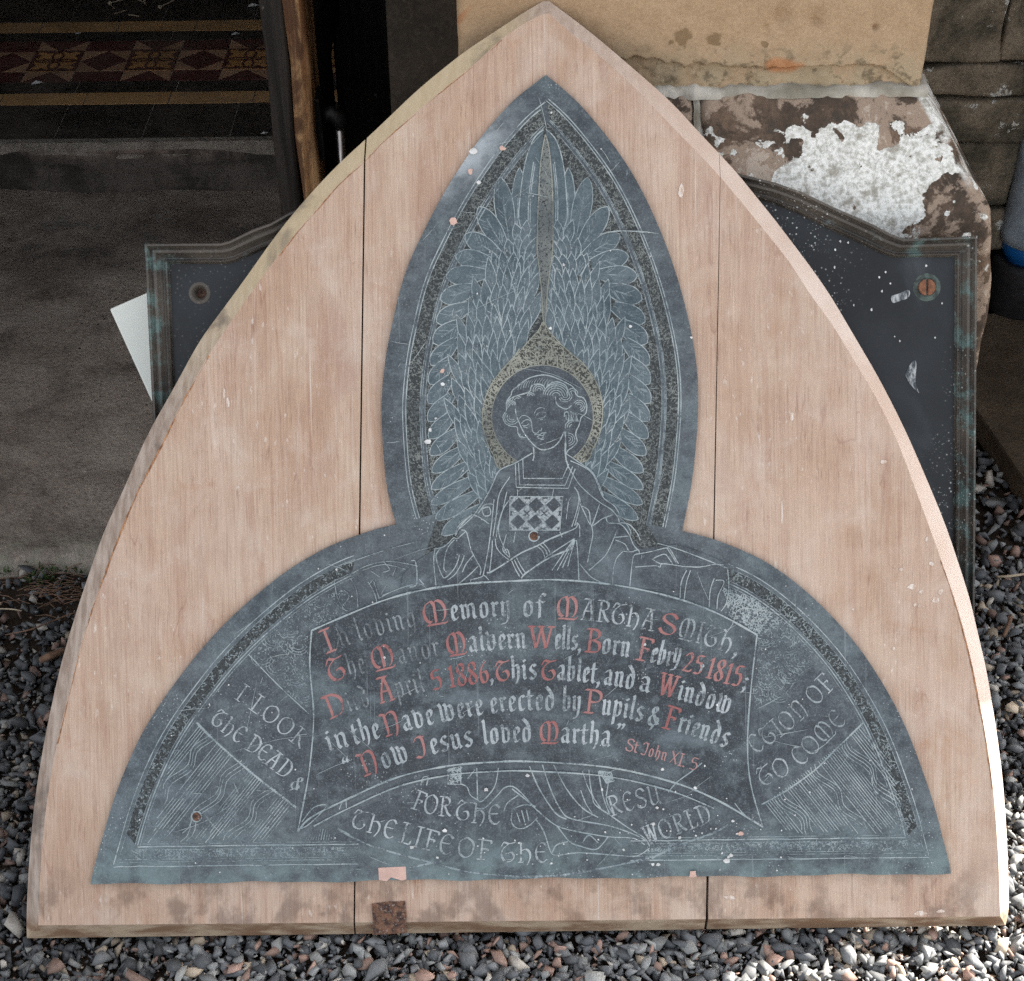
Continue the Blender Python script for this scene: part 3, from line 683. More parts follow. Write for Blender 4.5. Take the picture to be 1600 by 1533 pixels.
for j in range(nr-1):
    a, b_ = j*(NX+1), (j+1)*(NX+1); f.append((n0+2*j, a, b_, n0+2*j+2)); f.append((a+NX, n0+2*j+1, n0+2*j+3, b_+NX))
o = obj('pier_shaft', pydata('pier_shaft', v, f), M_SAND, pier); smooth(o)
# plinth stones: sloped weathering above an upright face, cut in two stones by a mortar joint
JX = ony(1087, 170, QY).x
def plinth(xa, xb, right):
    NXp, prof = 60, []
    n1, n2 = 22, 40
    rows = [(0, PY, 0.0)] + [(HIP.z*j/n1, PY, 0.0) for j in range(1, n1)] + [(HIP.z+(SH.z-HIP.z)*j/n2, PY+(QY-PY)*j/n2, j/n2) for j in range(n2+1)] + [(SH.z+.001, QY+.05, 1.0)]
    vv = []
    for (z, y, s) in rows:
        xr = (HIP.x + (SH.x+.004-HIP.x)*s) if right else xb
        if right: xr += .004*nz(z, 0, 3, 18) + (.006*nz(z, 1, 3, 7) + .022*min(1, (HIP.z-z)/.12) if s == 0 else 0)
        for i in range(NXp+1):
            x = xa + (xr-xa)*i/NXp
            rr = max(0, 1-abs(z-HIP.z)/.03)*.006
            e = min(x-xa, xr-x); rd = .010 - math.sqrt(max(0, .010**2-(.010-min(e, .010))**2))
            vv.append((x, y + .006*nz(x, z, 6, 7) + .003*nz(x, z, 1, 28) + rr + rd*.8 + .0012*nz(x, z, 9, 80), z - rd*.5*s + .003*nz(x, z, 12, 16)*(s > 0)))
    R = len(rows); ff = [(j*(NXp+1)+i, j*(NXp+1)+i+1, (j+1)*(NXp+1)+i+1, (j+1)*(NXp+1)+i) for j in range(R-1) for i in range(NXp)]
    n0 = len(vv)
    for j in range(R):
        vv.append((vv[j*(NXp+1)][0], BK, rows[j][0])); vv.append((vv[j*(NXp+1)+NXp][0], BK, rows[j][0]))
    for j in range(R-1):
        a, b_ = j*(NXp+1), (j+1)*(NXp+1); ff.append((n0+2*j, a, b_, n0+2*j+2)); ff.append((a+NXp, n0+2*j+1, n0+2*j+3, b_+NXp))
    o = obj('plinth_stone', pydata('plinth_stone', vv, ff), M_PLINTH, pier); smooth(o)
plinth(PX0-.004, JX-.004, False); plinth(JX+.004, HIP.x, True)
b = bmesh.new()
prism(b, [(0, 0), (1, 0), (1, 1), (0, 1)], 0, 0, True); b.free()
# mortar: bed joint under the shaft and the upright joint
v, f = [], []
nm = 260
for i in range(nm+1):
    x = PX0 + (SH.x+.006-PX0)*i/nm
    hgt = .004 + .005*nz(x, 0, 2, 24) + .003*nz(x, 0, 4, 90); dpt = .001 + .006*nz(x, 0, 5, 18) + .004*nz(x, 0, 7, 70)
    v += [(x, QY-.006-dpt, SH.z-.008), (x, QY-.004-dpt*.7, SH.z+hgt*.3), (x, QY+.004, SH.z+hgt), (x, QY+.03, SH.z+hgt+.002)]
f = [(4*i+j, 4*i+4+j, 4*i+5+j, 4*i+1+j) for i in range(nm) for j in range(3)]
o = obj('mortar_joint', pydata('mortar_joint', v, f), M_MORT, pier); smooth(o)
v = []
for j in range(31):
    t = j/30; z = HIP.z*.8 + (SH.z-HIP.z*.8)*t; s = max(0, (z-HIP.z)/(SH.z-HIP.z)); y = PY+(QY-PY)*s
    for dx in (-.0045, -.0015, .002, .005): v.append((JX+dx*(1+.6*nz(z, 0, 5, 30))+.0025*nz(z, 0, 1, 50), y + .0030 - .003*(abs(dx) < .003) + .004*nz(dx*9, z, 1, 45), z))
f = [(4*j+i, 4*j+i+1, 4*j+5+i, 4*j+4+i) for j in range(30) for i in range(3)]
o = obj('mortar_joint', pydata('mortar_joint', v, f), M_MORT, pier); smooth(o)
# --- dark jamb in the recess behind the pier
JY = QY + .42
jl = ony(604, 60, JY).x
jamb = block('door_jamb', jl, PX0+.25, JY, JY+.55, 0.0, 2.7, M_JAMB, bw=.01, label='dark stone door jamb in the recess behind the pier', cat='door jamb')
# --- wall in the corner right of the pier: its stones one by one
WY = QY + .74
wall = block('stone_wall', SH.x-.1, 1.45, WY+.03, WY+.5, -.05, 3.4, M_GAP, bw=0, cuts=0, label='dark mossy stone wall in the corner right of the pier', cat='stone wall')
ROWS = [(-.04, 400), (400, 330), (329, 226), (225, 157), (154, 105), (101, -60), (-63, -260), (-263, -480)]
def wz(py): return ony(1500, py, WY).z if py > -10 or py < -10 else 0
lows = [0.0]
for a_, b_ in ROWS:
    z0 = wz(a_) if a_ > -.05 or a_ < -1 else -.04; z1 = wz(b_)
    x = SH.x - .05; first = True
    while x < 1.43:
        wd = min(random.uniform(.30, .55), 1.46-x) if not first else random.uniform(.36, .5); first = False
        if z1-z0 > .0: block('stone', x, x+wd-.004, WY+random.uniform(-.008, .008), WY+.06, z0+.002, z1-.001, M_RUBBLE, wall, bw=.008, rough_=.012, cuts=12)
        x += wd
# upper courses out of the picture
for r in range(7):
    z0 = 1.62 + r*.25; x = SH.x - .05 - random.uniform(0, .3)
    if z0 < wz(-480): continue
    while x < 1.43:
        wd = min(random.uniform(.35, .6), 1.46-x); block('stone', x, x+wd-.01, WY+random.uniform(-.008, .008), WY+.06, z0, z0+.24, M_RUBBLE, wall, bw=.01, rough_=.006, cuts=2); x += wd
# --- unseen buttress at right, added to keep sun off the gravel; and the porch round the door
block('shade_buttress', 1.10, 1.45, .74, WY-.012, 0, 2.9, M_SAND, bw=.015, label='unseen sandstone buttress added at right to shade the gravel', cat='buttress')
block('porch_wall', -2.1, -1.75, QY+.1, 4.6, 0, 2.9, M_PORCH, bw=.01, cuts=0, label='left stone side wall of the porch', cat='wall')
block('porch_wall', -2.1, 1.2, 4.6, 4.9, 0, 2.9, M_PORCH, bw=.01, cuts=0, label='back stone wall of the porch behind the tiles', cat='wall')
block('porch_wall', .55, .85, JY+.56, 4.59, 0, 2.9, M_PORCH, bw=.01, cuts=0, label='right stone side wall of the porch behind the jamb', cat='wall')
block('porch_roof', -2.1, .85, QY+.35, 4.9, 2.45, 2.75, M_JAMB, bw=.01, cuts=0, label='dark roof over the tiled porch', cat='roof')
block('stone_pier', -1.8, -1.2, QY-.06, QY+.7, 0, 2.9, M_SAND, bw=.012, label='sandstone pier left of the porch opening', cat='stone pier')

# ================================================================= the door
DY = JY + .06
dA = ony(404, 0, DY); dB = ony(436, 334, DY)
dz = dA.z
dxl = ony(420, 160, DY).x; dxm = ony(456, 160, DY).x; dxr = ony(489, 160, DY).x
door = empty('wooden_door', Matrix.Translation((dxl, DY, ZT+.03)), 'old dark wooden door standing open, worn bare along its edge', 'door')
def dblock(name, x0, x1, ya, yb, za, zb, m, **kw):
    o = block(name, x0, x1, ya, yb, za, zb, m, None, **kw); o.parent = door; o.matrix_parent_inverse = door.matrix_world.inverted(); return o
dblock('door_boards', dxl, dxm, DY, DY+.62, ZT+.03, 2.0, M_DDARK, bw=.006, rough_=.004, cuts=14)
dblock('door_stile', dxm+.001, dxr, DY-.004, DY+.11, ZT+.03, 2.0, M_DBARE, bw=.008, rough_=.006, cuts=14)
for z in (.5, 1.1, 1.7): dblock('door_ledge', dxm+.001, dxr-.012, DY+.112, DY+.62, z, z+.14, M_DDARK, bw=.004, cuts=3)
p1 = ony(530, 196, DY+.05); p2 = ony(527, 262, DY+.05)
block('shade_panel', dxr-.03, jl+.06, DY+.625, DY+.70, ZT+.002, 2.2, M_DDARK, bw=.006, cuts=3, label='black panel added as shade in the recess between door and jamb', cat='shade panel')  # black panel added to stand in for the deep shade beside the door
bb = bmesh.new(); box(bb, dxr-.006, dxr+.008, DY+.02, DY+.075, p1.z-.05, p1.z+.06); bev(bb, .004)
o = obj('bolt_plate', bb, M_IRON, door); o.matrix_parent_inverse = door.matrix_world.inverted()
bb = bmesh.new()
tube(bb, [(dxr+.004, p1.y, p1.z+.016), (p1.x-.012, p1.y, p1.z+.022), (p1.x, p1.y, p1.z+.012), (p1.x+.004, p1.y, p1.z-.002)], [.012, .014, .014, .012], 10)
o = obj('bolt_keeper', bb, M_IRON, door); smooth(o); o.matrix_parent_inverse = door.matrix_world.inverted()
bb = bmesh.new(); tube(bb, [(p1.x, p1.y, p1.z+.01), (p1.x, p1.y, p1.z-.25)], .0085, 14)
o = obj('bolt_rod', bb, M_STEEL, door); smooth(o); o.matrix_parent_inverse = door.matrix_world.inverted()

# ================================================================= slab, gully and downpipe in the corner
SZ = .055
s1 = onz(1525, 637, SZ); s2 = onz(1600, 748, SZ); e = (s2-s1).normalized()
sl = [s1-e*.30, s1+e*.75, s1+e*.75+Vector((.6, .1, 0)), Vector((1.02, WY-.03, SZ)), Vector((s1.x-.16, WY-.03, SZ))]
sl = [(p.x, min(p.y, WY-.02)) for p in sl]
b = bmesh.new(); prism(b, sl, -.0, SZ); bmesh.ops.recalc_face_normals(b, faces=b.faces[:]); bev(b, .006, 2)
obj('concrete_slab', b, M_SLAB, label='mossy concrete slab set round the drain gully', cat='slab')
pc = onz(1597, 488, SZ); pr = .062
def lathe(bm, c, prof, n=28):
    rings = [[bm.verts.new((c[0]+r*math.cos(2*math.pi*k/n), c[1]+r*math.sin(2*math.pi*k/n), z)) for k in range(n)] for r, z in prof]
    for q, s in zip(rings, rings[1:]):
        for k in range(n): bm.faces.new((q[k], q[(k+1) % n], s[(k+1) % n], s[k]))
    return bm
pc = Vector((pc.x-.002, pc.y+.03, SZ))
PT = ony(1580, 400, pc.y).z; CT = ony(1580, 372, pc.y).z
pipe = empty('drain_pipe', Matrix.Translation(pc), 'grey downpipe with bright blue collar in a black gully pot', 'drain pipe')
def cpart(name, prof, m):
    b = bmesh.new(); lathe(b, (0, 0), [(r, z-SZ) for r, z in prof]); o = obj(name, b, m, pipe); smooth(o); return o
cpart('gully_pot', [(pr*.97, SZ+.001), (pr, SZ+.01), (pr, PT-.012), (pr*.93, PT), (pr*.74, PT+.001), (pr*.70, PT-.03)], M_BLKP)
cpart('pipe_collar', [(pr*.66, PT-.03), (pr*.66, PT+.006), (pr*.80, PT+.012), (pr*.82, CT-.004), (pr*.78, CT)], M_BLUE)
zt = 1.9; prof = [(pr*.62, CT-.002)]
prof = [(pr*.70, CT-.004), (pr*.93, CT+.001), (pr*.94, CT+.02), (pr*.88, CT+.035), (pr*.92, CT+.05), (pr*.86, CT+.10), (pr*.84, CT+.3), (pr*.84, 2.2)]
o = cpart('pipe_sleeve', prof, M_PIPE)

# ================================================================= white card slipped behind the tablet
fcw = Frame((0, FT.o.y+.13, 0), math.radians(31))
qs = [fcw.L(171, 483), fcw.L(238, 630)]
a = np.array(qs[0][:2]); c_ = np.array(qs[1][:2]); dl = (c_-a)/np.linalg.norm(c_-a); dr = np.array([-dl[1], dl[0]])
if dr[0] < 0: dr = -dr
poly = [a, a+dl*.27, a+dl*.27+dr*.30, a+dr*.30]
b = bmesh.new(); prism(b, poly, -.024, 0); bmesh.ops.recalc_face_normals(b, faces=b.faces[:]); bev(b, .0025, 2)
obj('white_card', b, M_WHITE, mat=fcw.mat, label='thick white card tucked behind the left edge of the dark tablet', cat='card')

# ================================================================= the dark tablet behind
tab = empty('bronze_tablet', FT.mat, 'dark bronze tablet with moulded frame leaning behind the arched board', 'plaque')
vbase = .004/math.cos(LEAN_T)
OUT = [(227, 381), (346, 380), (359, 377), (398, 358), (424, 349), (452, 333), (560, 288), (680, 250), (780, 222), (870, 208), (960, 216), (1050, 240), (1153, 272), (1213, 287), (1252, 301), (1300, 324), (1362, 351), (1390, 366), (1411, 374), (1525, 369)]
INN = [(263, 412), (352, 412), (366, 409), (405, 392), (432, 380), (460, 365), (567, 320), (686, 282), (784, 254), (870, 240), (957, 248), (1044, 272), (1148, 302), (1206, 316), (1245, 331), (1291, 354), (1351, 382), (1378, 395), (1398, 402), (1495, 401)]
def tl(p, w): return Vector(FT.L(p[0], p[1], w))
def tloop(pts, w, lx, rx, vb):
    L_ = [tl(p, w) for p in pts]; bl = tl((lx, 1200), w); br = tl((rx, 1200), w)
    bl.y = vb; br.y = vb; return [bl] + L_ + [br]
o0 = tloop(OUT, 0, 272, 1520, vbase); i0 = tloop(INN, 0, 300, 1491, vbase+.03)
def prof_loop(t, w):
    return [Vector((a.x+(b_.x-a.x)*t, a.y+(b_.y-a.y)*t, w)) for a, b_ in zip(o0, i0)]
PR = [(0, -TT), (0, .006), (.05, .009), (.14, .009), (.19, .005), (.24, .0015), (.34, .003), (.46, .002), (.58, -.003), (.70, -.0065), (.78, -.007), (.80, -.0035), (.86, -.0015), (.92, -.003), (.95, -.007), (1.0, -.010)]
b = bmesh.new(); rings = [[b.verts.new(p) for p in prof_loop(t, w_)] for t, w_ in PR]
n = len(rings[0])
for q, s in zip(rings, rings[1:]):
    for k in range(n): b.faces.new((q[k], s[k], s[(k+1) % n], q[(k+1) % n]))
b.faces.new(rings[0])
bmesh.ops.recalc_face_normals(b, faces=b.faces[:])
obj('tablet_frame', b, M_TFR, tab)
b = bmesh.new(); wp = -.0098
lp = [b.verts.new((p.x, p.y, wp)) for p in prof_loop(1.002, wp)]
ed = [b.edges.new((lp[i], lp[(i+1) % n])) for i in range(n)]
hc = tl((312, 458), wp); hr = .0095
hp = [b.verts.new((hc.x+hr*math.cos(a), hc.y+hr*math.sin(a), wp)) for a in np.linspace(0, 2*math.pi, 25)[:-1]]
ed += [b.edges.new((hp[i], hp[(i+1) % 24])) for i in range(24)]
bmesh.ops.triangle_fill(b, use_beauty=True, edges=ed)
obj('tablet_panel', b, M_TPA, tab)
b = bmesh.new(); lathe(b, (hc.x, hc.y), [(hr*1.45, wp+.0004), (hr*1.25, wp+.0012), (hr, wp+.0006), (hr*.62, wp-.008), (hr*.6, wp-.013)])
o = obj('screw_hole', b, M_TFR, tab); smooth(o)
b = bmesh.new(); lathe(b, (hc.x, hc.y), [(hr*.62, wp-.0125), (.0001, wp-.0125)]); obj('hole_bottom', b, M_RUSTP, tab)
sc_ = tl((1448, 449), wp)
b = bmesh.new()
for sgn in (-1, 1):
    pts = [(sc_.x+sgn*.0011+sgn*.0098*max(0, math.cos(a)), sc_.y+.0102*math.sin(a)) for a in np.linspace(-math.pi/2, math.pi/2, 13)]
    prism(b, pts if sgn > 0 else pts[::-1], wp-.002, wp+.0032)
bmesh.ops.recalc_face_normals(b, faces=b.faces[:]); bev(b, .0008, 1)
obj('rusty_screw', b, M_RUST, tab)
b = bmesh.new(); lathe(b, (sc_.x, sc_.y), [(.0175, wp+.0003), (.0145, wp+.0007), (.0118, wp+.0009), (.0110, wp+.0004), (.0001, wp+.0004)])
def m_vring():
    k = MK('verdigris_stain', .8, .3); n_ = k.noise(90, 5, .65)
    return k.done(k.mix(k.rng(n_, .35, .65), (.035, .04, .04), (.085, .115, .10)), n_, .4, .001)
obj('verdigris_ring', b, m_vring(), tab)
def blob(bm, F_, pts, w, n=5):
    ps = spline(pts, n, True); bm.faces.new([bm.verts.new(F_.L(p[0], p[1], w)) for p in ps])
b = bmesh.new()
blob(b, FT, [(1429, 562), (1420, 573), (1415, 585), (1419, 596), (1427, 606), (1436, 614), (1431, 600), (1431, 585), (1432, 570)], wp+.0006)
blob(b, FT, [(1393, 463), (1404, 459), (1418, 453), (1422, 458), (1418, 466), (1407, 470), (1395, 473)], wp+.0006)
obj('paint_smear', b, M_SMEAR, tab, kind='stuff'); b = bmesh.new()
for (x, y, r) in ((1447, 415, 3), (1378, 455, 3), (1334, 477, 2.5), (1304, 418, 3), (1384, 425, 2.6), (1391, 443, 2.4), (1406, 533, 2.5), (1398, 526, 2), (1362, 484, 3), (1472, 474, 2.6), (1461, 528, 2.4), (1305, 390, 3), (1313, 377, 3), (1325, 379, 2.6), (1374, 433, 2.8)):
    r *= .62
    blob(b, FT, [(x+r*math.cos(a)*random.uniform(.6, 1.2), y+r*math.sin(a)*random.uniform(.7, 1.4)) for a in np.linspace(0, 6.28, 7)[:-1]], wp+.0006, 2)
obj('paint_splashes', b, M_PAINT, tab, kind='stuff')

# ================================================================= the arched board of three planks
board = empty('memorial_board', FB.mat, 'pointed-arch board of three pinkish planks carrying an engraved dark memorial brass', 'memorial plaque')
OL = [(849, 2), (824, 16), (777, 47), (730, 78), (704, 98), (652, 141), (609, 182), (571, 218), (538, 248), (507, 279), (470, 320), (441, 355), (413, 393), (377, 444), (346, 486), (312, 533), (286, 580), (260, 627), (242, 658), (221, 700), (193, 765), (165, 825), (142, 888), (122, 948), (110, 987), (100, 1021), (87, 1073), (67, 1171), (53, 1264), (44.5, 1362), (41, 1450), (42, 1466)]
ORr = [(858, 2), (900, 33), (939, 64), (981, 100), (1017, 131), (1057, 168), (1083, 197), (1117, 233), (1153, 272), (1177, 302), (1208, 340), (1240, 382), (1270, 422), (1300, 466), (1330, 517), (1367, 580), (1393, 629), (1417, 678), (1445, 742), (1474, 812), (1495, 872), (1515, 935), (1526, 982), (1540, 1041), (1551, 1105), (1560, 1165), (1568, 1235), (1574, 1331), (1576.5, 1430), (1571, 1446)]
IL = [(850, 22), (835, 27), (783, 61), (746, 97), (704, 130), (639, 185), (598, 221), (566, 254), (530, 286), (499, 322), (468, 357), (435, 399), (404, 441), (367, 494), (325, 556), (299, 603), (276, 645), (255, 690), (220, 757), (190, 826), (163, 898), (143, 953), (126, 1010), (112, 1065), (89, 1162), (73.5, 1251), (64.6, 1340), (60, 1430), (60, 1446)]
IR = [(858, 21), (884, 45), (926, 78), (965, 112), (1000, 145), (1036, 183), (1072, 220), (1124, 275), (1161, 319), (1195, 361), (1234, 410), (1265, 459), (1297, 502), (1341, 574), (1372, 627), (1402, 689), (1424, 747), (1450, 818), (1471, 876), (1497, 953), (1519, 1038), (1531, 1100), (1541, 1153), (1552, 1233), (1560, 1340), (1562.5, 1420), (1563, 1432)]
def resample(pts, n, sm=2):
    P = np.array(spline(pts, 6)); d = np.r_[0, np.cumsum(np.linalg.norm(np.diff(P, axis=0), axis=1))]
    t = np.linspace(0, d[-1], n); Q = np.stack([np.interp(t, d, P[:, 0]), np.interp(t, d, P[:, 1])], -1)
    for _ in range(sm): Q[1:-1] = .25*Q[:-2] + .5*Q[1:-1] + .25*Q[2:]
    return Q
NB = 120; BEV = .015
outl = np.concatenate([resample(OL, NB)[::-1], resample(ORr, NB)]); innl = np.concatenate([resample(IL, NB)[::-1], resample(IR, NB)])
def board_bm():
    b = bmesh.new()
    Fi = [b.verts.new(FB.L(p[0], p[1], 0)) for p in innl]; O1 = [b.verts.new(FB.L(p[0], p[1], -BEV)) for p in outl]
    O2 = [b.verts.new((v_.co.x, v_.co.y, -TB)) for v_ in O1]; n = len(Fi)
    b.faces.new(Fi)
    for k in range(n):
        j = (k+1) % n; f1 = b.faces.new((Fi[k], O1[k], O1[j], Fi[j])); f1.material_index = 1
        f2 = b.faces.new((O1[k], O2[k], O2[j], O1[j])); f2.material_index = 1
    fb_ = b.faces.new(O2[::-1]); fb_.material_index = 1
    bmesh.ops.recalc_face_normals(b, faces=b.faces[:])
    return b
def cut(b, pa, pb, side, w):
    a = Vector(FB.L(*pa)); c = Vector(FB.L(*pb)); d = (c-a); n = Vector((d.y, -d.x, 0)).normalized()
    if n.x < 0: n = -n
    n *= side
    r = bmesh.ops.bisect_plane(b, geom=b.verts[:]+b.edges[:]+b.faces[:], plane_co=a-n*w, plane_no=n, clear_outer=True)
    es = [e_ for e_ in r['geom_cut'] if isinstance(e_, bmesh.types.BMEdge)]
    q = bmesh.ops.holes_fill(b, edges=[e_ for e_ in b.edges if e_.is_boundary])
    for f_ in q['faces']: f_.material_index = 1
G1 = ((571, 218), (554, 1462)); G2 = ((1127, 240), (1103, 1450))
mpx = 1/1240.0
b = board_bm(); cut(b, *G1, 1, 2.6*mpx*.8); obj('plank', b, [M_WOOD, M_EDGE], board)
b = board_bm(); cut(b, *G1, -1, .4*mpx); cut(b, (1126, 240), (1102.5, 1450), 1, .15*mpx); obj('plank', b, [M_WOOD, M_EDGE], board)
b = board_bm(); cut(b, (1126.3, 240), (1106.5, 1450), -1, .15*mpx); obj('plank', b, [M_WOOD, M_EDGE], board)

E_ = bmesh.new(); kk = 0
def edge_run(pts, wd):
    global kk
    P = np.array(spline(pts, 10)); T = np.gradient(P, axis=0); N_ = np.stack([-T[:, 1], T[:, 0]], -1); N_ /= np.linalg.norm(N_, axis=1)[:, None]
    ws = wd*np.clip(np.convolve(rng.normal(.5, .9, len(P)+6), np.ones(7)/7, 'valid'), 0.03, 1.3); q = P + N_*rng.normal(0, .3, (len(P), 1))
    a = [E_.verts.new(FB.L(*(q[i]+N_[i]*ws[i]), .0003)) for i in range(len(P))]; c = [E_.verts.new(FB.L(*(q[i]-N_[i]*ws[i]*.6), .0003)) for i in range(len(P))]
    for i in range(len(P)-1): E_.faces.new((a[i], a[i+1], c[i+1], c[i]))
edge_run([(p[0]+1.5, p[1]) for p in IL[14:25]], 2.6); edge_run([(p[0]-1.5, p[1]) for p in IR[18:24]], 1.6); edge_run([(p[0]+1.5, p[1]+1) for p in IL[2:12]], 1.0)
obj('edge_stain', E_, m_smear('orange_edge_stain', (.17, .075, .035), (.40, .20, .10)), board, kind='stuff')
# ---- the brass
PT_ = .0055                                             # plate thickness, its face at w = PT_
PLR = [(853, 117), (880, 139), (905, 162), (932, 193), (960, 229), (985, 266), (1008, 308), (1030, 356), (1047, 400), (1062, 446), (1076, 500), (1085, 546), (1090, 590), (1091, 640), (1087, 700), (1080, 760), (1066, 830)]
PLR2 = [(1066, 830), (1100, 838), (1130, 848), (1160, 860), (1200, 880), (1250, 916), (1300, 963), (1345, 1016), (1385, 1078), (1415, 1136), (1440, 1200), (1460, 1260), (1475, 1318), (1484, 1350), (1486, 1365)]
PLL = [(853, 117), (827, 137), (803, 156), (777, 184), (752, 214), (725, 252), (700, 291), (678, 330), (660, 366), (641, 406), (626, 450), (612, 510), (604, 550), (598, 600), (596, 650), (600, 720), (606, 770), (619, 820)]
PLL2 = [(619, 820), (600, 823), (560, 836), (520, 851), (480, 872), (440, 898), (400, 930), (360, 966), (320, 1008), (285, 1052), (250, 1100), (220, 1150), (195, 1204), (175, 1258), (160, 1310), (148, 1352), (141, 1382)]
mr, r2, ml, l2 = resample(PLR, 60, 1), resample(PLR2, 60, 1), resample(PLL, 60, 1), resample(PLL2, 60, 1)
bot = np.array([(1486-1345*t, 1365+17*t+1.2*math.sin(t*37)+.8*math.sin(t*91)) for t in np.linspace(0, 1, 90)][1:-1])
OUTL = np.concatenate([mr[:-1], r2, bot, l2[::-1], ml[::-1][1:-1]])
b = bmesh.new()
tp = [b.verts.new(FB.L(p[0], p[1], PT_)) for p in OUTL]; bt = [b.verts.new((v_.co.x*1.0, v_.co.y, .0010)) for v_ in tp]
for k in range(len(tp)): b.faces.new((tp[k], bt[k], bt[(k+1) % len(tp)], tp[(k+1) % len(tp)]))
b.faces.new(tp); bmesh.ops.recalc_face_normals(b, faces=b.faces[:])
plate = obj('brass_plate', b, M_PLATE, board)

# ---- engraving: all cut in thin layers that lie on the plate's face
class Eng:
    N = 0
    def __init__(s): s.b = bmesh.new(); s.k = 0
    def lift(s, base): s.k += 1; return PT_ + base + (s.k % 48)*.0000025
    def fill(s, pts, base, mi=0):
        s.k += 1; w_ = PT_ + base + (s.k % 7)*.0000015; vs_ = [s.b.verts.new(FB.L(p[0], p[1], w_)) for p in pts]
        try: f_ = s.b.faces.new(vs_); f_.material_index = mi
        except ValueError: pass
        return w_ - PT_
    def line(s, pts, wd=1.7, base=.0012, mi=0, jit=.22, sm=4, fixed=None, taper=False):
        P = np.array(spline(pts, sm)) if sm > 1 and len(pts) > 2 else np.array(pts, float)
        if len(P) < 2: return
        T = np.gradient(P, axis=0); L_ = np.linalg.norm(T, axis=1); L_[L_ == 0] = 1; N_ = np.stack([-T[:, 1], T[:, 0]], -1)/L_[:, None]
        w_ = PT_ + fixed if fixed is not None else s.lift(base)
        n_ = len(P); ws = wd*(1+rng.uniform(-jit, jit, n_))/2
        if taper: ws = ws*np.clip(np.sin(np.linspace(.15, math.pi-.15, n_))*1.3, .25, 1)
        a = [s.b.verts.new(FB.L(*(P[i]+N_[i]*ws[i]), w_)) for i in range(n_)]; c = [s.b.verts.new(FB.L(*(P[i]-N_[i]*ws[i]), w_)) for i in range(n_)]
        for i in range(n_-1):
            f_ = s.b.faces.new((a[i], a[i+1], c[i+1], c[i])); f_.material_index = mi
    def done(s, name, mats, kind=None): return obj(name, s.b, mats, plate, kind=kind)
def Z(ox, oy, sc): return lambda pts: [(ox+x/sc, oy+y/sc) for x, y in pts]
ANG, TOP, LF, SL, SR = Z(580, 480, 3.0189), Z(590, 100, 3.137), Z(640, 780, 7.273), Z(460, 840, 4.035), Z(800, 840, 3.636)
LLz, BL, BR, RR, FA, RS = Z(140, 900, 3.065), Z(440, 1170, 4.0), Z(800, 1170, 4.0), Z(1120, 900, 3.066), Z(770, 560, 9.412), Z(850, 720, 4.848)
def inside(P, poly):
    poly = np.array(poly); x, y = P[:, 0], P[:, 1]; r = np.zeros(len(P), bool); j = len(poly)-1
    for i in range(len(poly)):
        xi, yi = poly[i]; xj, yj = poly[j]
        c = ((yi > y) != (yj > y)) & (x < (xj-xi)*(y-yi)/(yj-yi+1e-12)+xi); r ^= c; j = i
    return r
def stipple(E, poly, n, ln=6.5, wd=1.3, base=.0002, mi=0, not_in=()):
    poly = np.array(poly); lo_, hi_ = poly.min(0), poly.max(0)
    P = rng.uniform(lo_, hi_, (n, 2)); k = inside(P, poly)
    for q in not_in: k &= ~inside(P, q)
    for p in P[k]:
        a = rng.uniform(0, 6.28); da = rng.normal(0, 1.0); l = ln*rng.uniform(.5, 1.2)
        d1 = np.array([math.cos(a), math.sin(a)])*l/2; d2 = np.array([math.cos(a+da), math.sin(a+da)])*l/2
        E.line([p-d1, p, p+d2], wd, base, mi, .2, 1)
def offset(P, d):
    P = np.array(P, float); T = np.gradient(P, axis=0); N_ = np.stack([-T[:, 1], T[:, 0]], -1); N_ /= np.linalg.norm(N_, axis=1)[:, None]; return P + N_*d
# mandorla border (offsets inward from the outline)
mR = {d: offset(mr, d) for d in (27, 29, 31, 50, 52, 57)}; mL = {d: offset(ml, -d) for d in (33, 35.5, 38, 60, 63, 68)}
def trim(P, xlim, right):
    P = P[1:]
    return P[P[:, 0] > xlim] if right else P[P[:, 0] < xlim]
bandR, bandL = (trim(mR[31], 853, True), trim(mR[50], 853, True)), (trim(mL[38], 852, False), trim(mL[60], 852, False))
inR, inL = trim(mR[57], 853, True), trim(mL[68], 852, False)
MAND = np.concatenate([[(852, 192)], inR, [(1046, 880), (660, 880)], inL[::-1]])
E = Eng()
E.fill(MAND, .00008, 0)
stipple(E, MAND, 16000, 5.5, 1.1, .00012, 1, ())
for P_, Q_ in (bandR, bandL):
    poly = np.concatenate([P_, Q_[::-1]]); E.fill(poly, .00009, 0)
    stipple(E, poly, 9000, 5.5, 1.1, .00012, 1)
# column of stippling between the wings
COLM = ANG([(800, -40), (812, 60)])
colp = TOP([(822, 345), (808, 420), (796, 520), (790, 640), (784, 780), (782, 920), (792, 1000), (804, 1120), (812, 1260), (822, 1265), (832, 1120), (846, 1000), (858, 920), (860, 780), (858, 640), (850, 500), (838, 400)])
E.done('background_stippling', [M_GRND, M_STIP])
E = Eng()
for P_, Q_, a1, a2 in ((bandR[0], bandR[1], mR[27], mR[52]), (bandL[0], bandL[1], mL[33], mL[63])):
    E.line(P_, 1.5, .00025, 0, .4, 1); E.line(Q_, 1.4, .00025, 1, .4, 1)
    r_ = P_ is bandR[0]
    E.line(trim(a1, 853, r_) if r_ else trim(a1, 852, r_), 1.5, .00025, 0, .4, 1); E.line(trim(a2, 853, r_) if r_ else trim(a2, 852, r_), 1.3, .00025, 1, .4, 1)
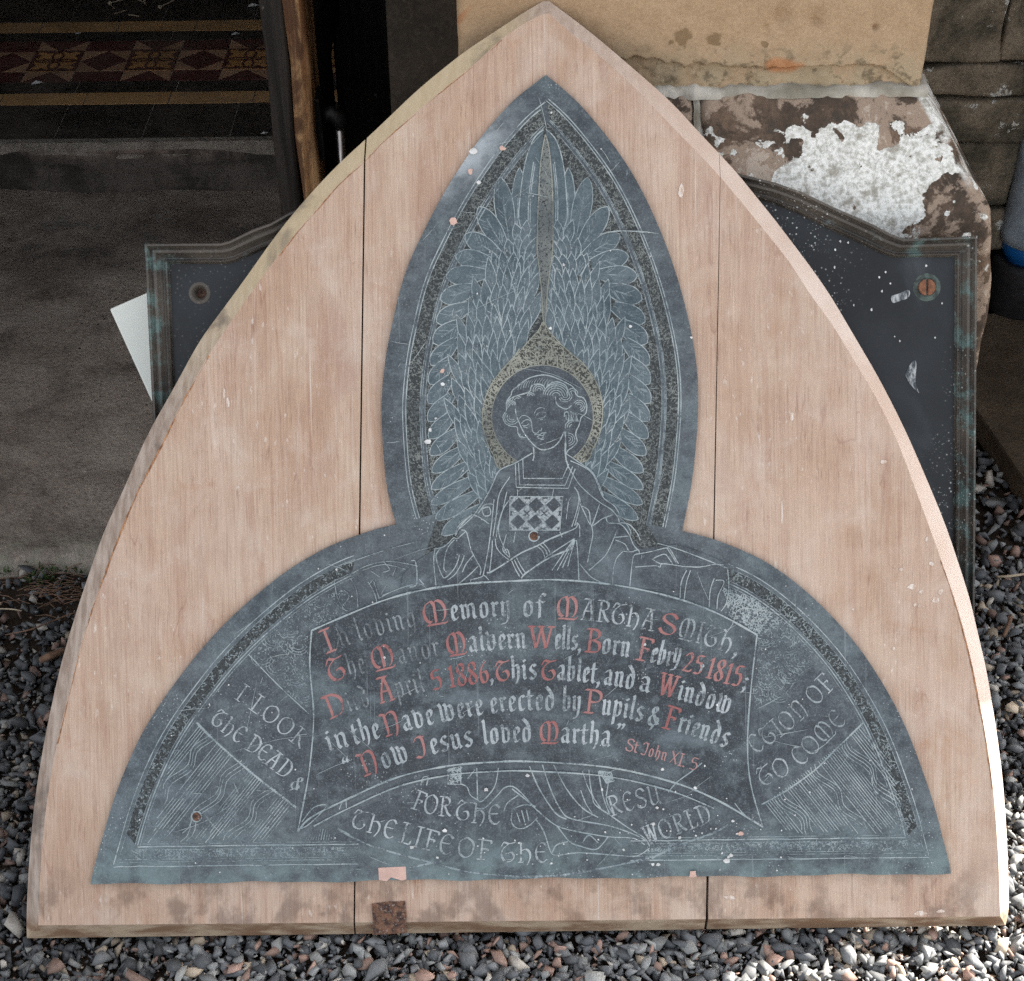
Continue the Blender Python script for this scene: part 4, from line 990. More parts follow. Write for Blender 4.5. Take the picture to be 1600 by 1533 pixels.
E.line(inR, 1.3, .00025, 1, .4, 1); E.line(inL, 1.3, .00025, 1, .4, 1)
# lunette border
rb = {d: offset(r2, d) for d in (28, 34, 52, 56, 60)}; lb = {d: offset(l2, -d) for d in (28, 34, 52, 56, 60)}
def clipb(P, d, right):
    yb = (1365 if right else 1380) - d*1.0
    return P[(P[:, 1] < yb) & (P[:, 0] > 1130 if right else P[:, 0] < 560)]
for d in (28, 34, 52, 56, 60):
    for P_, r_ in ((rb[d], True), (lb[d], False)):
        q = clipb(P_, d*.95, r_)
        E.line(q, 1.5 if d in (28, 56) else 1.1, .00025, 0 if d in (28, 56) else 1, .4, 1)
for d, wd, mi in ((27, 1.6, 0), (34, 1.2, 1), (38, 1.1, 1), (53, 1.1, 1), (58, 1.6, 0), (62, 1.1, 1)):
    a = clipb(lb[min(rb.keys(), key=lambda q: abs(q-d))], d*.95, False)[-1]; c = clipb(rb[min(rb.keys(), key=lambda q: abs(q-d))], d*.95, True)[-1]
    yl, yr = 1382-d, 1366-d
    for (xa, xb) in ((a[0], 560), (985, c[0])):
        E.line([(xa+(xb-xa)*t, yl+(yr-yl)*((xa+(xb-xa)*t)-141)/1345+rng.normal(0, .25)) for t in np.linspace(0, 1, 30)], wd, .00025, mi, .4, 1)
for P34, P52, cnt in ((clipb(rb[34], 36, True), clipb(rb[52], 50, True), 6500), (clipb(lb[34], 36, False), clipb(lb[52], 50, False), 6000)):
    m_ = min(len(P34), len(P52)); poly = np.concatenate([P34[:m_], P52[:m_][::-1]]); E.fill(poly, .00009, 2); stipple(E, poly, cnt, 5.5, 1.1, .00013, 1)
for xa, xb, n_ in ((205, 540, 500), (1010, 1440, 700)):
    poly = [(xa, 1381-39-(xa-141)*.0126), (xb, 1381-39-(xb-141)*.0126), (xb, 1381-52-(xb-141)*.0126), (xa, 1381-52-(xa-141)*.0126)]
    stipple(E, poly, n_, 7, 1.2, .0002, 1)
E.done('border_engraving', [M_LINE, M_LINE2, M_GRND])

# ---- wings
AX = lambda y: 853 - .021*(y-117)
Tt = [(781, 277), (748, 323), (727, 366), (712, 400), (697, 432), (688, 468), (682, 503), (677, 536), (673, 570), (671, 600), (669, 630), (669, 658), (670, 685), (672, 711), (675, 738), (674, 764), (674, 788), (680, 812), (690, 836)]
Rt = [(797, 385), (790, 392), (782, 402), (770, 412), (758, 428), (744, 450), (733, 478), (722, 504), (713, 532), (707, 560), (704, 590), (706, 618), (710, 645), (717, 672), (726, 700), (734, 724), (740, 748), (747, 770), (752, 792)]
CLc = np.array([(808, 362), (786, 392), (770, 420), (752, 452), (736, 486), (722, 525), (714, 562), (710, 600), (710, 640), (716, 680), (728, 716), (740, 745), (752, 775), (762, 800)], float)
CRc = np.array([(836, 362), (838, 395), (839, 430), (838, 470), (834, 505), (815, 530), (795, 553), (775, 580), (760, 610), (752, 645), (757, 690), (770, 725), (784, 752), (794, 775)], float)
def at(C, t):
    x = t*(len(C)-1); i = min(int(x), len(C)-2); return C[i]*(1-(x-i)) + C[i+1]*(x-i)
def wing(mirror):
    E = Eng(); M = (lambda P: [(2*AX(p[1])-p[0], p[1]) for p in P]) if mirror else (lambda P: list(P))
    lev = [.00026]
    def feather(tip, root, wd, shaft=True, barbs=0, lw=1.35, asym=0.0, mi=0, mi_t=0):
        tip, root = np.array(tip, float), np.array(root, float); d = root-tip; L_ = np.linalg.norm(d); d /= L_; n_ = np.array([-d[1], d[0]])
        prof = [(0, 0), (.05, .36), (.12, .62), (.24, .88), (.42, 1.0), (.62, .92), (.82, .72), (1.0, .5)] if L_ > 0 and mi_t == 0 else [(0, 0), (.07, .24), (.15, .48), (.28, .80), (.45, 1.0), (.64, .92), (.82, .66), (1.0, .4)]
        A_ = [tip + d*L_*t + n_*wd/2*w_*(1+asym) for t, w_ in prof]; B_ = [tip + d*L_*t - n_*wd/2*w_*(1-asym) for t, w_ in prof[1:]]
        lev[0] += .0000022
        pts = spline(A_, 2)[::-1] + spline([A_[0]] + B_, 2)[1:]
        f_ = lev[0]; s_ = E
        vs_ = [s_.b.verts.new(FB.L(*p, PT_+f_)) for p in M(pts)]; fc = s_.b.faces.new(vs_); fc.material_index = 1
        E.line(M(pts), lw, 0, mi, .3, 1, fixed=f_+.0000011)
        if shaft: E.line(M([tip+d*L_*.28-n_*.8, root]), lw*.75, 0, 2, .3, 1, fixed=f_+.0000011); E.line(M([tip+d*L_*.34+n_*1.1, root]), lw*.6, 0, 2, .3, 1, fixed=f_+.0000011)
        for q in range(barbs):
            t = rng.uniform(.2, .8); sg = rng.choice([-1, 1]); p = tip+d*L_*t
            E.line(M([p+n_*sg*wd*.06+d*9, p+n_*sg*wd*.36-d*3]), lw*.6, 0, 2, .3, 1, fixed=f_+.0000011)
    # the two long feathers along the middle, then the flight feathers fan down the edge
    feather((812, 262), (806, 400), 22)
    lf = A_ = TOP([(812, 322), (770, 360), (738, 430), (716, 520), (700, 640), (692, 760), (720, 840), (745, 920), (770, 930), (782, 900), (784, 780), (790, 640), (796, 520), (806, 420)])
    lev[0] += .0000025; vs_ = [E.b.verts.new(FB.L(*p, PT_+lev[0])) for p in M(spline(lf, 3, True))]; fc = E.b.faces.new(vs_); fc.material_index = 1
    E.line(M(spline(lf, 3)), 1.5, 0, 0, .3, 1, fixed=lev[0]+.0000011)
    E.line(M(TOP([(765, 480), (745, 620), (738, 740), (742, 900)])), 1.3, 0, 0, .3, 4, fixed=lev[0]+.0000011); E.line(M(TOP([(772, 490), (753, 620), (748, 740), (748, 900)])), 1.1, 0, 0, .3, 4, fixed=lev[0]+.0000011)
    for i, (t, r) in enumerate(zip(Tt, Rt)):
        nb = Tt[min(i+1, len(Tt)-1)] if i < len(Tt)-1 else Tt[i-1]; sp = math.hypot(nb[0]-t[0], nb[1]-t[1])
        feather(t, r, min(30, max(22, sp*.88)), True, 7, 1.2)
    # small covert feathers, row on row, lower rows lying over the upper
    rows = 17
    for j in range(rows):
        v_ = j/(rows-1); a, c = at(CLc, v_), at(CRc, v_); wd = np.linalg.norm(c-a); m_ = max(2, int(round(wd/13.0)))
        for i in range(m_+1):
            s = (i + (.5 if j % 2 else 0))/m_
            if s > 1.02: continue
            p = a + (c-a)*s + rng.normal(0, 1.8, 2)
            ang = math.radians((-16 + 46*s*(1-v_*.9)) if v_ < .5 else (-24 + 14*s))
            if v_ > .5: ang = math.radians(-24 - 22*(v_-.5) + 16*s)
            L_ = rng.uniform(56, 80)*(1 - .15*v_)*(.62 if v_ < .15 else 1); ang += rng.normal(0, .06); tipv = np.array([math.sin(ang), -math.cos(ang)])
            feather(p+tipv*L_*.42, p-tipv*L_*.58, rng.uniform(14.5, 18), rng.uniform() < .7, 3, 1.15, mi_t=1)
    return E.done('wing_engraving', [M_LINE, M_FEATH, M_LINE2])
wing(False); wing(True)
# ---- halo
E = Eng()
HO = ANG([(640, 770), (575, 695), (535, 600), (525, 500), (548, 400), (597, 320), (660, 248), (705, 203), (752, 150), (790, 108), (812, 70), (836, 108), (872, 150), (922, 200), (992, 258), (1042, 320), (1080, 400), (1092, 490), (1080, 590), (1045, 670), (985, 735)])
hop = spline(HO, 4, True); E.fill(hop, .0012, 0); E.fill(colp, .00121, 4)
stipple(E, hop, 4200, 6, 1.3, .00123, 1); stipple(E, colp, 2200, 5.5, 1.2, .00123, 3)
E.line(hop + [hop[0]], 1.5, .0014, 1, .3, 1); E.line(colp + [colp[0]], 1.4, .0014, 1, .3, 3)
for a in np.linspace(2.3, 6.9, 52):
    c = np.array(ANG([(808, 512)])[0]); r1, r2_ = 79, 92 + (7 if 4.2 < a < 5.2 else 0)
    E.line([c+np.array([math.cos(a), math.sin(a)])*r1, c+np.array([math.cos(a+.05*(-1)**int(a*9)), math.sin(a+.05)])*r2_], 1.5, .0014, 1, .3, 1)
for pl in ([(648, 300), (660, 270), (700, 250), (760, 262), (720, 290), (670, 290), (655, 262), (700, 230)], [(652, 320), (655, 270), (700, 195)], [(750, 205), (790, 250), (740, 265)], [(905, 190), (915, 270)], [(760, 150), (830, 145), (900, 180)], [(820, 240), (850, 235), (850, 180)]):
    E.line(ANG(pl), 1.6, .0014, 1)
hc2 = np.array(ANG([(808, 516)])[0])
disc = [hc2 + np.array([math.cos(a)*79.5, math.sin(a)*80.5]) for a in np.linspace(0, 2*math.pi, 49)[:-1]]
E.fill(disc, .0016, 2); E.line(disc + [disc[0]], 1.3, .0017, 1, .3, 1)
E.done('halo_engraving', [M_GGND, M_GOLD, M_FIG, M_STIP, M_GRND])
# ---- the angel
E = Eng()
body = ANG([(760, 688), (680, 735), (605, 770), (575, 830), (545, 890), (480, 985), (420, 1045), (400, 1090), (305, 1140), (225, 1190), (150, 1260), (140, 1330), (1560, 1330), (1660, 1200), (1540, 1150), (1440, 1120), (1330, 1130), (1270, 1140), (1220, 1080), (1170, 1010), (1150, 950), (1095, 890), (1080, 830), (1030, 760), (960, 715), (918, 690), (900, 640), (780, 640)])
E.fill(body, .0019, 1)
head = FA([(270, 540), (200, 640), (200, 760), (150, 850), (180, 950), (270, 1000), (355, 1010), (370, 1100), (420, 1160), (520, 1180), (600, 1270), (600, 1500), (1075, 1500), (1110, 1350), (1190, 1290), (1240, 1220), (1220, 1130), (1230, 1060), (1270, 980), (1300, 870), (1370, 800), (1380, 680), (1330, 580), (1240, 550), (1190, 430), (1080, 360), (980, 310), (850, 260), (720, 245), (560, 280), (450, 340), (370, 410), (290, 470)])
E.fill(head, .0020, 1)
LB = .0022
def lines(F_, Ls, wd=1.7, mi=0, sm=4):
    for l in Ls: E.line(F_(l), wd, LB, mi, .25, sm)
lines(FA, [[(270, 540), (200, 640), (200, 760), (150, 850), (180, 950), (270, 1000), (355, 1010), (370, 1100), (420, 1160), (490, 1160)],
 [(270, 540), (290, 470), (370, 410), (450, 340), (560, 280), (720, 245), (850, 260), (980, 310), (1080, 360), (1190, 430), (1240, 550), (1330, 580), (1380, 680), (1370, 800), (1300, 870), (1270, 980), (1230, 1060), (1220, 1130), (1240, 1220), (1190, 1290), (1110, 1350), (1080, 1400)],
 [(200, 640), (300, 570), (420, 530), (540, 490), (570, 410), (660, 375), (740, 400), (770, 450), (820, 390), (920, 345), (1030, 370), (1090, 430), (1100, 520)],
 [(330, 740), (350, 850), (390, 950), (450, 1080), (520, 1180), (600, 1270), (680, 1330), (760, 1345), (880, 1310), (970, 1230), (1030, 1120), (1050, 1070)],
 [(920, 560), (930, 640), (970, 700), (1080, 745), (1160, 690)], [(1050, 860), (1060, 800), (1100, 790), (1120, 860), (1100, 950)], [(1060, 1070), (1070, 1200), (1060, 1320), (1075, 1500)]], 1.7)
lines(FA, [[(610, 810), (650, 745), (720, 725), (770, 745)], [(640, 840), (680, 800), (740, 790), (785, 805)], [(650, 890), (700, 880), (750, 870), (780, 830)], [(690, 905), (740, 900)],
 [(390, 890), (430, 845), (490, 845), (550, 890), (570, 960), (590, 1080), (650, 1100), (680, 1065), (715, 1055), (720, 1020)], [(420, 960), (470, 910), (530, 905), (555, 925)], [(430, 985), (490, 990), (530, 960)], [(445, 1005), (510, 1020)],
 [(610, 1120), (690, 1120), (720, 1100), (790, 1095)], [(650, 1160), (690, 1130), (730, 1140), (760, 1110)], [(660, 1170), (710, 1180), (750, 1150)], [(700, 1195), (750, 1190)], [(1075, 830), (1080, 910)]], 1.15)
for cx, cy, rs, a0, a1 in ((930, 560, (60, 95, 130, 165, 195), 3.3, 6.2), (1065, 545, (35, 70, 100), -.6, 2.7), (1170, 520, (45, 80), 3.6, 6.6), (680, 470, (30, 60, 88), 2.8, 6.4), (560, 560, (30, 55), 3.2, 6.0), (270, 690, (25, 50, 70), 2.4, 6.2), (280, 870, (40, 70, 105), .6, 4.0), (1270, 700, (30, 60, 88), 3.6, 7.6), (1110, 1190, (30, 65, 95), -1.6, 1.5), (1170, 1010, (40, 75, 105), 3.0, 4.6), (430, 1120, (30, 50), 1.0, 3.4), (360, 620, (40, 70), 3.2, 5.6)):
    for r in rs: E.line(FA([(cx+r*math.cos(a), cy+r*math.sin(a)*.95) for a in np.linspace(a0, a1, 9)]), 1.2, LB, 0, .25, 2)
for i in range(16):
    x = 330+i*38; E.line(FA([(x, 480-60*math.sin((i+1)/17*3.0)), (x+22, 430-90*math.sin((i+1)/17*3.0)), (x+60, 390-95*math.sin((i+1)/17*3.0))]), .9, LB, 2, .3, 2)
for i in range(12):
    x = 1120+i*12; E.line(FA([(x, 760+i*6), (x+20*math.sin(i), 850), (x+10, 930)]), .9, LB, 2, .3, 2)
lines(ANG, [[(760, 688), (680, 735), (605, 770), (575, 830), (545, 890), (480, 985), (410, 1050)], [(765, 660), (768, 700), (762, 725)],
 [(918, 640), (918, 700), (930, 760)], [(918, 690), (970, 725), (1040, 775), (1075, 840), (1095, 890)]], 1.8)
lines(ANG, [[(680, 742), (684, 850), (930, 855), (962, 762)], [(695, 735), (700, 838), (915, 840), (950, 752)], [(715, 715), (718, 808), (902, 808), (932, 740)]], 1.6, 0, 1)
lines(ANG, [[(655, 800), (605, 880), (590, 980), (575, 1080)], [(640, 870), (620, 960), (600, 1060), (640, 1160)], [(975, 870), (985, 930), (960, 1030)], [(690, 860), (690, 890)], [(860, 860), (855, 890)], [(930, 920), (920, 1000)], [(680, 1060), (672, 1110)], [(890, 1060), (900, 1085)]], 1.4)
q = ANG([(655, 893), (905, 893), (890, 1052), (650, 1052)])
E.fill(q, .0024, 3)
def qp(u, v_):
    a, b_, c, d = [np.array(p) for p in q]; return (a*(1-u)+b_*u)*(1-v_) + (d*(1-u)+c*u)*v_
for i in range(3):
    for j in range(2):
        u0, v0 = (i+.5)/3, (j+.5)/2; E.fill([qp(u0-.145, v0), qp(u0, v0-.22), qp(u0+.145, v0), qp(u0, v0+.22)], .0025, 1)
for i in range(4):
    for j in range(3):
        u0, v0 = i/3, j/2
        for sg in (-1, 1):
            p_ = [qp(min(max(u0-.05, .012), .988), min(max(v0-sg*.075, .02), .98)), qp(min(max(u0+.05, .012), .988), min(max(v0+sg*.075, .02), .98))]
            if np.linalg.norm(np.array(p_[0])-np.array(p_[1])) > 3: E.line(p_, 1.8, .0025, 1, .2, 1)
E.line(q+[q[0]], 1.5, .0027, 0, .2, 1)
cR = np.array(ANG([(768, 1080)])[0]); E.line([cR+8*np.array([math.cos(a), math.sin(a)]) for a in np.linspace(0, 5.6, 17)], 2.0, .0025, 0, .3, 1)
E.fill([cR+6.5*np.array([math.cos(a), math.sin(a)]) for a in np.linspace(0, 6.28, 15)[:-1]], .0025, 4)
lines(LF, [[(960, 0), (935, 250), (905, 500), (870, 700), (835, 870)], [(940, 470), (935, 600), (910, 820)], [(975, 450), (985, 540), (1040, 620), (1130, 690)], [(985, 440), (1000, 320), (1060, 120), (1140, 0)],
 [(1100, 400), (1060, 560), (1090, 620), (1140, 660), (1110, 570), (1070, 590)], [(1160, 700), (1200, 790), (1250, 880)], [(1190, 690), (1240, 790), (1290, 870)], [(1215, 665), (1270, 770), (1320, 840)],
 [(1440, 530), (1510, 590), (1540, 680)], [(1470, 510), (1540, 570), (1570, 650)], [(1510, 490), (1570, 560), (1600, 620)], [(690, 190), (600, 260), (540, 330), (520, 420)], [(720, 170), (640, 240), (560, 330), (530, 410)],
 [(590, 350), (640, 365), (670, 460), (700, 580), (760, 700), (810, 790), (800, 860)], [(640, 365), (600, 400), (540, 450), (500, 440), (440, 500), (370, 550), (290, 560)], [(290, 560), (275, 660), (280, 800), (300, 980)],
 [(340, 570), (300, 640), (320, 740), (370, 870), (410, 890), (500, 800), (550, 700), (565, 630)], [(510, 460), (440, 540), (400, 660), (390, 790), (420, 830)], [(430, 920), (520, 850), (590, 730), (620, 640)], [(560, 960), (680, 860), (780, 760)], [(720, 640), (640, 740), (600, 830)],
 [(690, 920), (800, 890), (850, 870), (900, 920)], [(700, 170), (800, 210), (900, 280)], [(0, 1000), (80, 960), (70, 720), (20, 700)], [(110, 910), (160, 970)], [(780, 160), (860, 60), (960, 60)], [(820, 110), (900, 90), (920, 170), (850, 190), (820, 110)]], 1.5)
lines(LF, [[(880, 830), (920, 830), (1100, 720), (1270, 610), (1450, 530), (1600, 450), (1800, 370)], [(1270, 900), (1310, 850), (1450, 750), (1600, 660), (1850, 560)]], 2.2)
lines(RS, [[(165, 0), (200, 70), (260, 170), (340, 250), (430, 320), (510, 370), (560, 430), (570, 470)], [(200, 0), (290, 40), (360, 90), (400, 160), (430, 240), (460, 290), (530, 340), (570, 400)], [(230, 200), (260, 250), (260, 330), (230, 440), (210, 500)],
 [(270, 320), (310, 400), (360, 490), (440, 440), (520, 410)], [(360, 490), (370, 560), (350, 660), (330, 770)], [(470, 430), (490, 470), (580, 480), (640, 550), (680, 640), (720, 680)], [(570, 470), (640, 480), (700, 540), (730, 600)],
 [(555, 520), (520, 610), (470, 710), (400, 780), (340, 830)], [(540, 580), (640, 570)], [(540, 600), (610, 630), (640, 680)], [(600, 685), (550, 740), (525, 830), (520, 960)], [(600, 685), (660, 690), (710, 675), (720, 700), (680, 720), (665, 800), (650, 950)],
 [(690, 710), (800, 690), (930, 660), (960, 680), (1000, 750), (1020, 780)], [(930, 660), (970, 720), (1000, 770)], [(820, 745), (870, 720), (920, 710), (960, 760), (980, 790)], [(820, 745), (870, 775), (930, 780)], [(690, 805), (840, 795), (880, 805), (900, 780), (1050, 800)],
 [(860, 625), (1000, 665), (1150, 720), (1290, 775), (1390, 815)], [(1050, 800), (1180, 805), (1290, 785), (1360, 790)], [(1080, 830), (1040, 920), (1030, 1040)], [(1110, 830), (1080, 920), (1060, 1060)], [(1290, 890), (1260, 980), (1250, 1110)],
 [(1300, 905), (1365, 915), (1320, 1020), (1310, 1120)], [(1390, 815), (1400, 950), (1380, 1080), (1340, 1140)], [(0, 610), (120, 560), (240, 510), (250, 470), (270, 500), (270, 580)], [(0, 740), (120, 660), (230, 590)],
 [(230, 590), (150, 700), (60, 830)], [(230, 595), (160, 720), (100, 830)], [(232, 600), (180, 720), (140, 810)], [(235, 600), (200, 720), (180, 800)], [(245, 600), (255, 700), (265, 910)], [(270, 780), (310, 830), (370, 890), (500, 950)], [(280, 340), (340, 380), (360, 490), (420, 330)]], 1.55)
lines(SL, [[(250, 270), (340, 250), (390, 330), (400, 440)], [(310, 330), (345, 370), (300, 440), (335, 462)], [(465, 280), (500, 340), (520, 405)], [(500, 275), (535, 385)], [(250, 270), (275, 390), (330, 470)], [(540, 380), (640, 330), (780, 290), (850, 340)], [(555, 365), (700, 310), (790, 300)],
 [(340, 160), (480, 110), (640, 60), (800, 20)], [(330, 250), (450, 180), (600, 150), (780, 180)], [(420, 210), (560, 170), (700, 200)], [(560, 150), (600, 200), (560, 220)], [(640, 190), (620, 240)], [(480, 210), (540, 250)], [(770, 180), (770, 290)]], 1.2, 2)
E.done('angel_engraving', [M_LINE, M_FIG, M_LINE2, M_TXT, M_RUSTP])
# ---- lower half: banners, rays, skirt
E = Eng()
LBL = .0004
for poly in (LLz([(760, 375), (1050, 660), (1050, 760), (990, 1110), (500, 690)]), RR([(480, 420), (700, 700), (220, 1100), (150, 900), (200, 660)])): E.fill(poly, .0002, 1)
ves = BL([(200, 560), (420, 520), (330, 420), (700, 300), (1000, 220), (1600, 170)]) + BR([(600, 180), (1000, 280), (1240, 360), (1330, 440), (1250, 520), (1050, 600), (870, 680), (400, 760)]) + BL([(1600, 800), (1200, 770), (950, 710), (700, 650), (500, 590)])
E.fill(ves, .0002, 1)
def ll(F_, Ls, wd=1.5, mi=0, sm=4):
    for l in Ls: E.line(F_(l), wd, LBL, mi, .3, sm)
ll(LLz, [[(510, 700), (600, 790), (760, 930), (860, 1010), (990, 1110)]], 3.0); ll(LLz, [[(760, 375), (900, 520), (1050, 660)]], 1.6)
ll(RR, [[(700, 705), (570, 830), (470, 930), (330, 1030), (215, 1095)]], 2.6); ll(RR, [[(190, 640), (330, 560), (400, 470), (480, 420)]], 1.6, 2)
def rays(F_, p0, p1, drx, ylim, groups, side):
    for t0, t1, n_, wavy in groups:
        for t in np.linspace(t0, t1, n_):
            a = np.array(p0)+(np.array(p1)-np.array(p0))*t; ln = min((ylim-a[1])*(.55+.45*rng.uniform(.6, 1)), 620*(.25+t*1.6) if t < .25 else 999)
            if ln < 30: continue
            m_ = 14; P = []
            for q in range(m_):
                s = q/(m_-1); off = (12*math.sin(s*min(13, ln/26)+t0*20) if wavy else 0)
                P.append((a[0]+drx*ln*s+off*1.6, a[1]+ln*s+off*.3*side))
            E.line(F_(P), 1.15 if not wavy else 1.2, LBL, 0 if rng.uniform() < .75 else 2, .3, 1)
G = [(.02, .08, 4, False), (.11, .16, 3, True), (.21, .36, 8, False), (.42, .48, 3, True), (.54, .68, 8, False), (.73, .79, 3, True), (.84, .97, 7, False)]
rays(LLz, (515, 712), (985, 1115), -.80, 1282, G, 1)
rays(RR, (700, 715), (225, 1100), .80, 1238, [(.02, .12, 6, False), (.15, .22, 4, True), (.24, .45, 12, False), (.48, .54, 4, True), (.56, .78, 12, False), (.8, .88, 4, True), (.9, .98, 5, False)], -1)
ll(BL, [[(1220, 120), (1225, 320)], [(1355, 120), (1330, 240), (1250, 330), (1220, 310)], [(1215, 370), (1270, 370), (1350, 290), (1400, 240), (1470, 250), (1600, 390)], [(1390, 390), (1410, 340), (1480, 290)],
 [(1440, 400), (1435, 450), (1460, 490), (1510, 498), (1560, 470), (1600, 430)], [(1460, 370), (1520, 350), (1590, 360)], [(1470, 400), (1490, 460)], [(1500, 385), (1520, 460)], [(1530, 380), (1545, 450)], [(1210, 130), (1160, 190)],
 [(1120, 220), (1160, 240), (1180, 290), (1225, 320)], [(360, 380), (380, 330), (400, 320), (405, 370)], [(870, 230), (885, 180), (915, 180), (905, 230)]], 1.7)
ll(BR, [[(110, 110), (170, 250), (270, 400), (340, 440)], [(190, 100), (240, 250), (310, 390), (380, 440), (600, 480), (750, 530), (830, 570)], [(260, 100), (340, 250), (440, 370), (540, 430)], [(440, 140), (470, 230), (500, 290), (520, 350), (620, 420), (720, 490), (830, 560), (860, 610)],
 [(480, 130), (500, 280), (560, 380)], [(540, 140), (570, 300), (610, 410)], [(0, 250), (100, 330), (220, 440), (300, 490), (420, 520), (600, 550), (760, 560), (830, 600)], [(150, 440), (200, 520), (240, 640), (280, 665), (420, 650), (640, 665), (780, 670), (860, 620)],
 [(280, 480), (360, 580), (430, 610), (520, 630), (570, 590), (600, 550)], [(440, 590), (480, 540), (540, 590)], [(250, 650), (280, 600), (350, 580)], [(430, 260), (460, 340), (500, 400)], [(550, 140), (600, 200), (590, 320), (640, 420)]], 1.8)
for P_ in (BL([(350, 500), (520, 590), (700, 650), (950, 715), (1200, 775), (1600, 805)]), BL([(800, 745), (1000, 700)]), BR([(870, 685), (1050, 600), (1250, 530), (1350, 475)]), BR([(0, 800), (300, 790), (600, 740), (870, 680)])):
    E.line(P_, 3.2, LBL, 2, .3, 4)
q = BL([(1040, 130), (1120, 110), (1120, 222), (1040, 222)]); E.line(q+[q[0]], 2.2, LBL, 0, .3, 1); stipple(E, q, 60, 8, 1.6, LBL, 0)
q = BR([(545, 140), (620, 150), (640, 200), (590, 215)]); E.line(q+[q[0]], 2.2, LBL, 0, .3, 1); stipple(E, q, 60, 8, 1.6, LBL, 0)
# clouds and dotted ground beside the scroll
cl = RR([(60, 60), (190, 130), (300, 200), (400, 300), (480, 400), (380, 480), (200, 640), (170, 560), (190, 420), (200, 280), (60, 190)])
stipple(E, cl, 1500, 6, 1.2, LBL, 2); stipple(E, RR([(30, 60), (180, 110), (330, 230), (200, 280), (60, 190)]), 900, 6, 1.2, LBL, 0)
cl = LLz([(790, 360), (900, 250), (1050, 130), (1220, 60), (1230, 200), (1060, 250), (1050, 640), (930, 540)])
stipple(E, cl, 1300, 5, 1.1, LBL, 2)
for F_, cs in ((RR, [(225, 300), (340, 330), (400, 400), (350, 470), (240, 500), (300, 560)]), (LLz, [(830, 390), (880, 300), (960, 260), (900, 430), (1000, 330), (990, 480), (1030, 560)])):
    for (x, y) in cs:
        for r in (22, 34, 46): E.line(F_([(x+r*math.cos(a)*1.2, y+r*math.sin(a)) for a in np.linspace(.2, 3.4, 8)]), 1.0, LBL, 2, .3, 2)
for i in range(12): E.line(BL([(170+i*15, 500+abs(i-6)*4), (150+i*16, 570)]), 1.2, LBL, 2, .3, 1)
E.done('lower_engraving', [M_LINE, M_FIG, M_LINE2])
# ---- scroll panel
E = Eng()
topa = [(487, 985), (540, 962), (600, 938), (660, 922), (730, 912), (800, 908), (870, 906), (960, 914), (1050, 933), (1120, 958), (1183, 992)]
bota = [(465, 1300), (485, 1278), (540, 1250), (620, 1215), (700, 1197), (770, 1191), (830, 1190), (950, 1199), (1050, 1222), (1120, 1250), (1192, 1292)]
rgt_ = [(1183, 992), (1173, 1080), (1168, 1160), (1173, 1225), (1192, 1292)]; lft_ = [(487, 985), (484, 1040), (490, 1115), (486, 1180), (479, 1230), (465, 1300)]
poly = spline(topa, 4) + spline(rgt_, 4)[1:] + spline(bota, 4)[::-1][1:] + spline(lft_, 4)[::-1][1:-1]
E.fill(poly, .0030, 1)
for l, wd in ((topa, 2.6), (bota, 2.6), (rgt_, 2.2), (lft_, 2.2)): E.line(l, wd, .0031, 0, .35, 6)
E.line([(p[0]*.985+12.5, p[1]+15-abs(p[0]-828)*.006) for p in bota[1:-1]], 2.2, .0031, 0, .35, 6)
E.line([(1097, 1192), (1080, 1206), (1058, 1222), (1044, 1238)], 1.8, .0031, 0); E.line([(1148, 1255), (1165, 1275), (1192, 1292)], 1.6, .0031, 0)
E.line([(466, 1296), (480, 1290), (500, 1272), (510, 1258), (490, 1262), (472, 1284)], 1.5, .0031, 0)
E.done('scroll_panel', [M_LINE, M_DARK])

